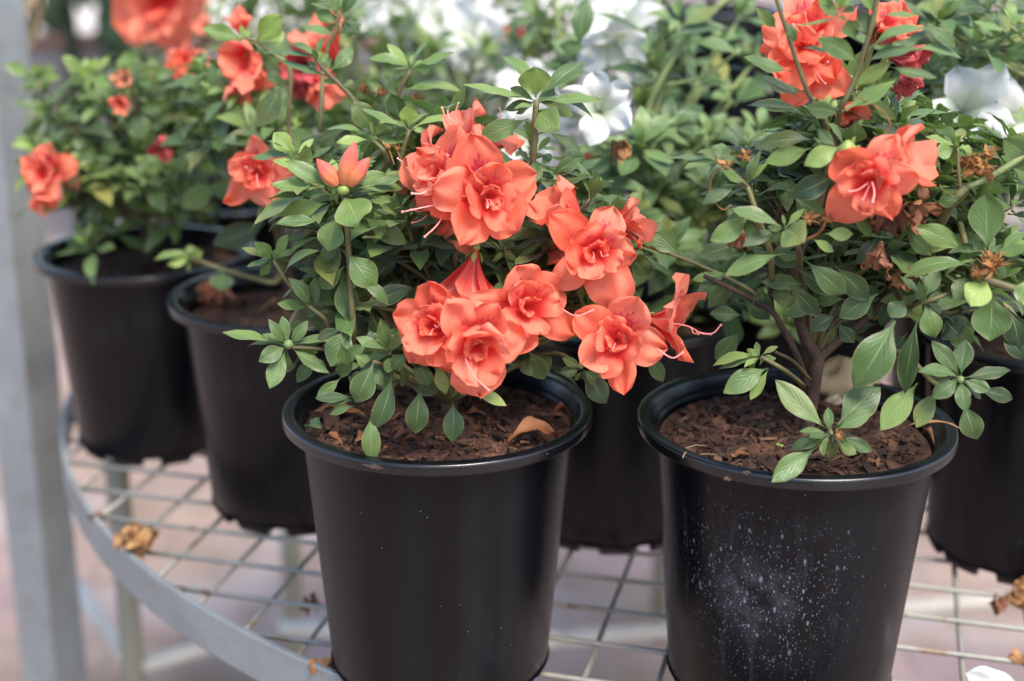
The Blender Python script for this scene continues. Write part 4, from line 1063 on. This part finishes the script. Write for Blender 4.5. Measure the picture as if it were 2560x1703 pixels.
FD = {}
for nm, a, kw in (
    ('drooping', (2178, 455, .775, 108, (-.30, -.30, .85), 'double', 51), {}), ('drooping_side', (2268, 394, .792, 128, (.80, .0, .30), 'half', 52), {}),
    ('top', (2020, 90, .845, 120, (-.10, .12, .85), 'double', 53), {}), ('top_low', (2030, 165, .840, 92, (.1, -.35, .75), 'single', 54), {}), ('top_left', (1965, 105, .86, 96, (-.8, -.05, .35), 'half', 55), {}),
    ('wilted_upper', (2232, 48, .84, 72, (.3, .25, .8), 'wilt', 56), dict(mats='petal', open_=.7)), ('wilted_lower', (2285, 160, .835, 78, (.75, -.35, .5), 'wilt', 57), dict(mats='wilt', open_=.55)),
    ('wilted_back', (2200, 80, .85, 56, (.1, .1, .9), 'wilt', 58), dict(mats='wilt', open_=.6)), ('wilted_hanging', (2262, 215, .85, 46, (.0, -.8, .3), 'wilt', 59), dict(mats='wilt')),
    ('behind_low', (2130, 285, .85, 64, (.2, -.5, .6), 'half', 60), {}), ('shoulder', (2280, 60, .85, 50, (.7, .4, .4), 'half', 61), {}),
    ('dead_trumpet', (2196, 655, .80, 52, (-.2, -.95, .2), 'brown', 62), dict(mats='brown', open_=.5)), ('dead_mass', (2225, 545, .815, 66, (.1, -.6, .6), 'brown', 63), dict(mats='brown', open_=.8)),
    ('dead_side', (2310, 530, .82, 56, (.5, -.4, .6), 'brown', 64), dict(mats='brown', open_=.8)), ('dead_left', (1838, 598, .82, 40, (-.3, -.6, .5), 'brown', 65), dict(mats='brown', open_=.5)),
    ('dead_lower', (2260, 700, .82, 40, (-.1, -.5, .7), 'brown', 66), dict(mats='brown', open_=.6)),
): FD[nm] = put_flower(d, *a, **kw)
pistil(FD['drooping'], [at(2180, 455, .77), at(2186, 480, .765), at(2182, 505, .762)])
stem(d, [at(2150, 245, .79), (2200, 275, .79), (2225, 310, .79), (2206, 345, .79)], .0004, .0004, 'tuft')

# ---------------- blurred flowers of the plants behind
for k, items in {
    'K': [(395, 8, 1.42, 128, (-.1, -.35, .85), 'double', 201, 'petal'), (470, 30, 1.50, 62, (.5, -.2, .7), 'single', 202, 'petal')],
    'A': [(108, 425, 1.15, 70, (-.2, -.1, .9), 'double', 204, 'petal'), (112, 500, 1.15, 52, (.1, -.8, .5), 'half', 205, 'petal'), (180, 455, 1.17, 34, (.6, -.2, .5), 'brown', 206, 'brown'),
          (405, 378, 1.13, 50, (-.1, -.7, .5), 'wilt', 207, 'wilt'), (308, 200, 1.16, 40, (-.2, .2, .7), 'brown', 208, 'faded'), (300, 258, 1.16, 36, (.1, -.4, .7), 'wilt', 209, 'petal'), (462, 152, 1.24, 52, (-.2, .0, .8), 'double', 210, 'petal')],
    'B': [(642, 430, .985, 84, (-.15, -.15, .9), 'double', 212, 'petal')],
    'G': [(602, 140, 1.08, 92, (-.2, -.35, .7), 'half', 213, 'petal'), (622, 205, 1.08, 84, (.1, -.9, .3), 'wilt', 214, 'petal'), (598, 48, 1.1, 50, (-.1, .7, .4), 'half', 215, 'petal'), (800, 75, 1.10, 108, (-.3, .5, .5), 'half', 216, 'petal'),
          (752, 165, 1.09, 72, (-.3, -.2, .7), 'wilt', 217, 'wilt'), (805, 228, 1.08, 84, (.5, -.4, .5), 'half', 218, 'petal'), (765, 215, 1.09, 60, (-.2, -.7, .5), 'wilt', 219, 'wilt')],
    'E': [(1500, 268, .985, 98, (-.05, -.05, .95), 'single', 220, 'petal_white'), (1552, 372, .99, 38, (.4, -.5, .5), 'brown', 221, 'tan')],
    'H': [(1330, 215, 1.20, 88, (-.1, .25, .9), 'single', 222, 'petal_white'), (1325, 335, 1.19, 86, (.0, -.25, .9), 'single', 223, 'petal_white'), (1180, 80, 1.40, 96, (-.3, .1, .9), 'single', 224, 'petal_white'), (1235, 150, 1.38, 82, (.1, -.5, .8), 'single', 225, 'petal_white')],
    'H_': [(1552, 40, 1.16, 104, (-.1, .2, .9), 'single', 226, 'petal_white'), (1540, 128, 1.15, 88, (.3, -.6, .6), 'single', 227, 'petal_white')],
    'F': [(2425, 262, .985, 104, (-.1, .05, .95), 'single', 228, 'petal_white'), (2545, 290, .98, 86, (.0, .1, .9), 'single', 229, 'petal_white'), (2300, 338, 1.0, 66, (-.5, .3, .6), 'half', 230, 'petal_white'), (2430, 370, 1.0, 60, (.2, -.4, .8), 'half', 231, 'petal_white')],
    'L': [(1090, 40, 1.56, 70, (-.1, .2, .9), 'single', 232, 'petal_white'), (900, 30, 1.58, 50, (-.1, .2, .9), 'single', 233, 'petal_white'), (1000, 95, 1.6, 44, (-.1, .2, .9), 'single', 234, 'petal_white')],
    'N': [(1285, 85, 1.52, 44, (.0, .1, .9), 'half', 235, 'wilt'), (1410, 130, 1.5, 60, (.0, .1, .9), 'single', 236, 'petal_white'), (1455, 390, 1.3, 32, (.0, .1, .9), 'half', 237, 'wilt')],
}.items():
    for it in items:
        kind = it[5]; put_flower(PL[k[0]], *it[:5], kind, it[6], it[7], simple=kind != 'double' or k in 'AK')
# shoot of the second pot reaching over the left pot
b = PL['B']; Y = 1.10
stem(b, [fork_of(b), (690, 705, Y), (642, 698, Y), (560, 675, Y), (478, 645, Y)], .0024, .0018)
hero(b, Y, [(386, 647, 20), (418, 662, 24), (474, 612, 26), (440, 628, 20), (505, 628, 30), (452, 640, 16)], c=(480, 645), tone=.75)
hero(b, Y - .01, [(556, 676, 552, 728, 66)], 'leaf', tone=.7); hero(b, Y, [(665, 556, 532, 612, 70)], 'leaf', tone=.35); hero(b, Y + .03, [(650, 495, 520, 470, 60)], 'leaf', tone=.45); hero(b, Y + .03, [(560, 450, 452, 520, 60)], 'leaf', tone=.4)
a = PL['A']; Y = 1.25
for cc, lv in (((92, 200), [(8, 160, 34), (90, 158, 36), (136, 168, 34), (155, 195, 22), (60, 225, 26), (120, 235, 26), (92, 175, 16)]), ((225, 190), [(155, 140, 34), (210, 150, 22), (240, 145, 24), (280, 212, 44), (170, 200, 30), (200, 175, 36), (275, 142, 18)]),
               ((335, 190), [(310, 128, 60), (395, 172, 40), (440, 180, 38), (380, 220, 26), (290, 205, 30)]), ((450, 215), [(470, 195, 20), (400, 220, 20), (500, 230, 26), (420, 245, 24)]), ((105, 320), [(75, 300, 26), (150, 340, 44), (110, 370, 36), (60, 345, 30), (140, 285, 30)]),
               ((250, 380), [(240, 430, 56), (180, 350, 40), (200, 395, 36), (300, 360, 34), (285, 400, 30)]), ((345, 270), [(348, 350, 66), (300, 280, 30), (400, 280, 34), (380, 320, 30)]), ((490, 330), [(440, 310, 26), (520, 300, 24), (540, 345, 34), (480, 365, 26), (450, 350, 28)])):
    hero(a, Y + RNG.uniform(-.04, .02), lv, c=cc, tone=.62)
    stem(a, [fork_of(a), at(cc[0] * .6 + 150, cc[1] * .5 + 240, 1.28), (cc[0], cc[1], Y)], .0018, .0013)
# pale stems and the long thin styles of the white plants
i_ = PL['E']
stem(i_, [fork_of(i_), at(1640, 330, 1.2), (1650, 130, 1.18), (1643, -30, 1.17)], .0032, .0024, 'stem_white'); stem(i_, [fork_of(i_), at(1620, 400, 1.15), (1610, 290, 1.12), (1720, 90, 1.12), (1840, -20, 1.12)], .0032, .0024, 'stem_white')
stem(i_, [(1660, 215, 1.12), (1760, 190, 1.11), (1850, 125, 1.10)], .0016, .0012, 'stem_white'); stem(i_, [(1570, 312, 1.10), (1640, 322, 1.10), (1700, 345, 1.10)], .001, .0008, 'stem_white')
hero(i_, 1.11, [(1470, 118, 1395, 115, 40), (1445, 122, 1468, -8, 62), (1640, 105, 1480, 28, 12), (1655, 110, 1820, 68, 34), (1650, 280, 1758, 316, 40), (1700, 70, 1800, 15, 34), (1720, 110, 1840, 130, 30)], tone=.35, mat='leaf_white')
j_ = PL['J']; RNG.seed(77)
for q, (u, v, Yq) in enumerate(((2340, 60, 1.02), (2430, 120, 1.0), (2530, 70, .98), (2490, 10, 1.04), (2400, 15, 1.06), (2290, 20, 1.08), (2250, 140, 1.05), (2560, 10, 1.1), (2440, 60, 1.1), (2350, -10, 1.1))):
    pt = at(u, v, Yq); b0 = V(j_.location)
    put_rosette(j_, pt, V((RNG.uniform(-.5, .5), RNG.uniform(-.9, -.1), 1)).normalized(), RNG.uniform(.95, 1.25), 'leaf_white' if q % 2 else 'leaf', RNG, b0)
    stem(j_, [fork_of(j_).lerp(pt, .35) + V((0, 0, .02)), fork_of(j_).lerp(pt, .75) + V((0, 0, .01)), pt], .0022, .0014, 'stem_white')
RNG.seed(88)
for q, (u, v, Yq) in enumerate(((1700, 60, 1.16), (1790, 120, 1.2), (1850, 40, 1.22), (1740, 210, 1.14), (1830, 250, 1.18), (1640, 180, 1.12), (1900, 330, 1.12), (1770, 340, 1.1), (1680, 330, 1.08), (1880, 160, 1.2))):
    pt = at(u, v, Yq); fkq = fork_of(i_)
    put_rosette(i_, pt, V((RNG.uniform(-.5, .5), RNG.uniform(-.9, -.1), 1)).normalized(), RNG.uniform(.85, 1.15), 'leaf_white', RNG, V(i_.location))
    stem(i_, [fkq.lerp(pt, .4) + V((0, 0, .02)), fkq.lerp(pt, .75) + V((0, 0, .01)), pt], .0022, .0015, 'stem_white')
h_ = PL['H']; stem(h_, [fork_of(h_), at(1410, 400, 1.3), (1400, 120, 1.28), (1380, -40, 1.28)], .0034, .0026, 'stem_white')
mb = MB()
for q in range(9): px_leaf(mb, 1605, 285, 1575 + q * 9, 205 + abs(q - 4) * 5, 12, 1.12, RNG.uniform(-.01, .01), .9, q)
mb.build('calyx', [M['calyx']], i_)

# ------------------------------------------------------------------ litter
def dry(name, label, cat, u, v, z, lpx, wpx, az, mat, seed, curl=.25, roll=0., tilt=0., group=None):
    """a dead leaf lying on the plane z"""
    p = on(u, v, z); s_ = 1 / ppm(p); L, W = lpx * s_, wpx * s_; rg = random.Random(seed)
    dv = V((cos(az), sin(az), tilt)).normalized(); nrm = V((sin(az) * roll, -cos(az) * roll, 1)).normalized()
    mb = MB(); leaf_geo(mb, p - dv * L / 2 + V((0, 0, .002)), p + dv * L / 2 + V((0, 0, .002)), W, nrm, .5, curl, .7, 1.1, seed, 12, 6, .22)
    o = mb.build(name, [M[mat]]); return tag(o, label, cat, group)
g = 'dry leaves lying on the soil'
ZC = .1805
dry('dry_leaf', 'large curled orange leaf on the soil at the right rim of the front pot', 'dry leaf', 1333, 1102, ZC, 130, 62, .25, 'dry_leaf', 1, .20, .25, group=g)
dry('dry_leaf', 'arched orange leaf behind the large curled leaf at the right rim', 'dry leaf', 1402, 1058, ZC, 62, 40, .4, 'dry_leaf', 2, .55, group=g)
dry('dry_leaf', 'long ragged orange brown leaf on the left of the front soil', 'dry leaf', 845, 1044, ZC, 150, 48, -.15, 'dry_leaf', 3, .12, group=g)
dry('fallen_leaf', 'dull green fallen leaf leaning on the inner left rim', 'leaf', 786, 1074, ZC + .002, 64, 44, -.85, 'leaf', 4, .1, .5, .35)
dry('dry_leaf', 'small rust red leaf under the fallen green leaf', 'dry leaf', 832, 1110, ZC, 56, 22, -.4, 'dry_leaf', 5, .3, group=g)
dry('dry_leaf', 'tan folded leaf left of the long drooping green leaf', 'dry leaf', 900, 1106, ZC, 62, 34, 1.2, 'tan', 6, .2, .5, group=g)
dry('dry_leaf', 'small bright orange leaf at the near rim of the front pot', 'dry leaf', 966, 1136, ZC - .002, 32, 20, .3, 'dry_leaf', 7, .25, group=g)
dry('dry_leaf', 'thin rusty leaf lying right of the long drooping green leaf', 'dry leaf', 1030, 1116, ZC, 52, 16, .3, 'dry_leaf', 8, .4, group=g)
dry('dry_leaf', 'broad brown leaf in the middle of the front soil', 'dry leaf', 1185, 1045, ZC, 64, 34, .1, 'dry_leaf', 9, .12, group=g)
ZD = .1775
dry('dry_leaf', 'yellow brown leaf strip crossing the right rim of the water marked pot', 'dry leaf', 2330, 1078, .188, 150, 16, .02, 'tan', 10, .12, group=g)
dry('dry_leaf', 'curled rusty leaf behind the cream stone', 'dry leaf', 2192, 960, ZD + .004, 70, 34, .9, 'dry_leaf', 11, .5, .3, .5, group=g)
dry('dry_leaf', 'small upright yellow leaf near the front rim of the water marked pot', 'dry leaf', 2194, 1164, ZD, 30, 10, 1.2, 'tan', 12, .1, 0, 1.2, group=g)
dry('dry_leaf', 'flat reddish bark flake near the front rim of the water marked pot', 'dry leaf', 1852, 1147, ZD, 52, 24, .2, 'dry_leaf', 13, .1, group=g)
dry('dry_leaf', 'brown curled scrap under the leaf strip at the right', 'dry leaf', 2318, 1105, ZD, 46, 16, -1.0, 'dry_leaf', 14, .6, group=g)
dry('dry_leaf', 'brown blurred leaf on the soil of the second pot from the post', 'dry leaf', 690, 778, .173, 90, 34, .5, 'tan', 15, .2, group=g)
dry('dry_leaf', 'orange blurred leaf near the hidden pot behind the side facing flower', 'dry leaf', 1800, 800, .160, 110, 40, .4, 'dry_leaf', 16, .3, group=g)

def chunk(name, label, cat, u, v, z, r, mat, seed, rough=.5, rot=0.):
    p = on(u, v, z); s_ = 1 / ppm(p); mb = MB(); R = [q * s_ for q in r]
    mb.blob(p + V((0, 0, R[2] * .7)), R, seed, rough, 14, 18, rot=Matrix.Rotation(rot, 3, 'Z')); return tag(mb.build(name, [M[mat]]), label, cat)
chunk('stone', 'large cream stone against the trunk in the water marked pot', 'stone', 2112, 990, ZD, (74, 40, 58), 'stone', 3, .5, .15)
chunk('stone', 'small cream stone in front of the large one', 'stone', 2086, 1014, ZD, (22, 16, 17), 'stone', 5, .5)

def crumple(name, label, cat, p, r, mat, seed, n=7):
    """a shrivelled flower: crumpled petals about a point"""
    rg = random.Random(seed); mb = MB()
    for i in range(n):
        dv = V((rg.gauss(0, 1), rg.gauss(0, 1), abs(rg.gauss(0, .7)))).normalized(); Mx = Matrix.Translation(p + V((0, 0, r * .4))) @ dv.to_track_quat('Z', 'Y').to_matrix().to_4x4()
        petal_geo(mb, Mx, r, rg.uniform(0, 6), rg, rg.uniform(.8, 1.2), .5, rg.uniform(.4, .9), .4, .1, 0, .4, nt_=10, ns=8)
    return tag(mb.build(name, [M[mat]]), label, cat)
crumple('fallen_flower', 'shrivelled tan flower lying on the bench mesh near the hoop', 'dry flower', on(350, 1375), .019, 'tan', 1, 9)
crumple('fallen_flower', 'small dark brown scrap on the mesh beside the hoop, nearer the post', 'dry flower', on(238, 1296), .009, 'brown', 2, 5)
crumple('fallen_flower', 'pale tan scrap wedged between the hoop and the base of the front pot', 'dry flower', on(808, 1672), .011, 'tan', 3, 6)
crumple('fallen_flower', 'rusty brown scrap under the mesh left of the front pot', 'dry flower', at(776, 1470, 1.02) - V((0, 0, .02)), .011, 'brown', 4, 5)
crumple('fallen_flower', 'ochre shrivelled flower on the mesh at the right edge under the cut pot', 'dry flower', on(2555, 1500), .016, 'tan', 5, 9)
crumple('fallen_flower', 'dark brown scrap hanging from the mesh at the right edge', 'dry flower', on(2500, 1520), .010, 'brown', 6, 6)
crumple('fallen_flower', 'tan scrap on the mesh at the right edge next to the white petal', 'dry flower', on(2560, 1650), .011, 'tan', 7, 6)
crumple('fallen_flower', 'faded coral flower fallen on the soil of the second pot', 'dry flower', on(548, 752, .173), .019, 'faded', 8, 6)
mb = MB(); p = on(2545, 1712, .012); petal_geo(mb, Matrix.Translation(p) @ Matrix.Rotation(-.5, 4, 'Y') @ Matrix.Rotation(.5, 4, 'X'), .026, 2.4, random.Random(3), 1.4, .34, .9, .1, .05)
tag(mb.build('fallen_petal', [M['petal_white']]), 'white petal lying on the mesh at the lower right corner', 'petal')
for q, (u, v, z, l, wd, az, lab) in enumerate(((937, 1170, .188, 46, 14, -.5, 'brown bark chip stuck on the near rim of the front pot'), (1740, 1120, .188, 54, 4, .25, 'straw coloured twig across the left rim of the water marked pot'), (1712, 1140, .186, 40, 3, 1.2, 'short thin twig hanging over the left rim'),
                                        (1818, 1200, .186, 14, 12, 0, 'tiny bark crumb on the lip of the water marked pot, left of the drooping leaf'), (1865, 1185, .1885, 20, 9, .1, 'small flat bark flake on the near rim of the water marked pot'), (1275, 1150, .180, 50, 7, -.5, 'reddish bark sliver inside the near rim of the front pot'), (1760, 1142, .178, 70, 14, .2, 'reddish bark strip on the soil beside the twig'))):
    p = on(u, v, z); s_ = 1 / ppm(p); mb = MB(); dv = V((cos(az), sin(az), 0))
    if 'twig' in lab: mb.tube([p - dv * l * s_ / 2 + V((0, 0, .0006)), p + V((0, .0006, .0016)), p + dv * l * s_ / 2 + V((0, 0, .0006))], [.0004, .00045, .0003], 6)
    else: mb.blob(p + V((0, 0, .0006)), (l * s_ / 2, wd * s_ / 2, .0009), q + 3, .8, 8, 12, .6, rot=Matrix.Rotation(az, 3, 'Z'))
    tag(mb.build('bark_chip' if 'twig' not in lab else 'twig', [M['straw'] if 'twig' in lab else M['bark']], smooth=False), lab, 'bark' if 'twig' not in lab else 'twig', 'bark chips and twigs')
mb = MB()
for u, v in ((1945, 1111), (1953, 1114)): p = on(u, v, ZD + .006); mb.blob(p, (.0016, .0016, .0006), u, .1, 6, 8, tone=.95)
mb.tube([on(1949, 1118, ZD), on(1949, 1112, ZD + .006)], .0003, 5, tone=.95)
tag(mb.build('seedling', [M['calyx']]), 'tiny two leaved green seedling in the soil of the water marked pot', 'seedling')
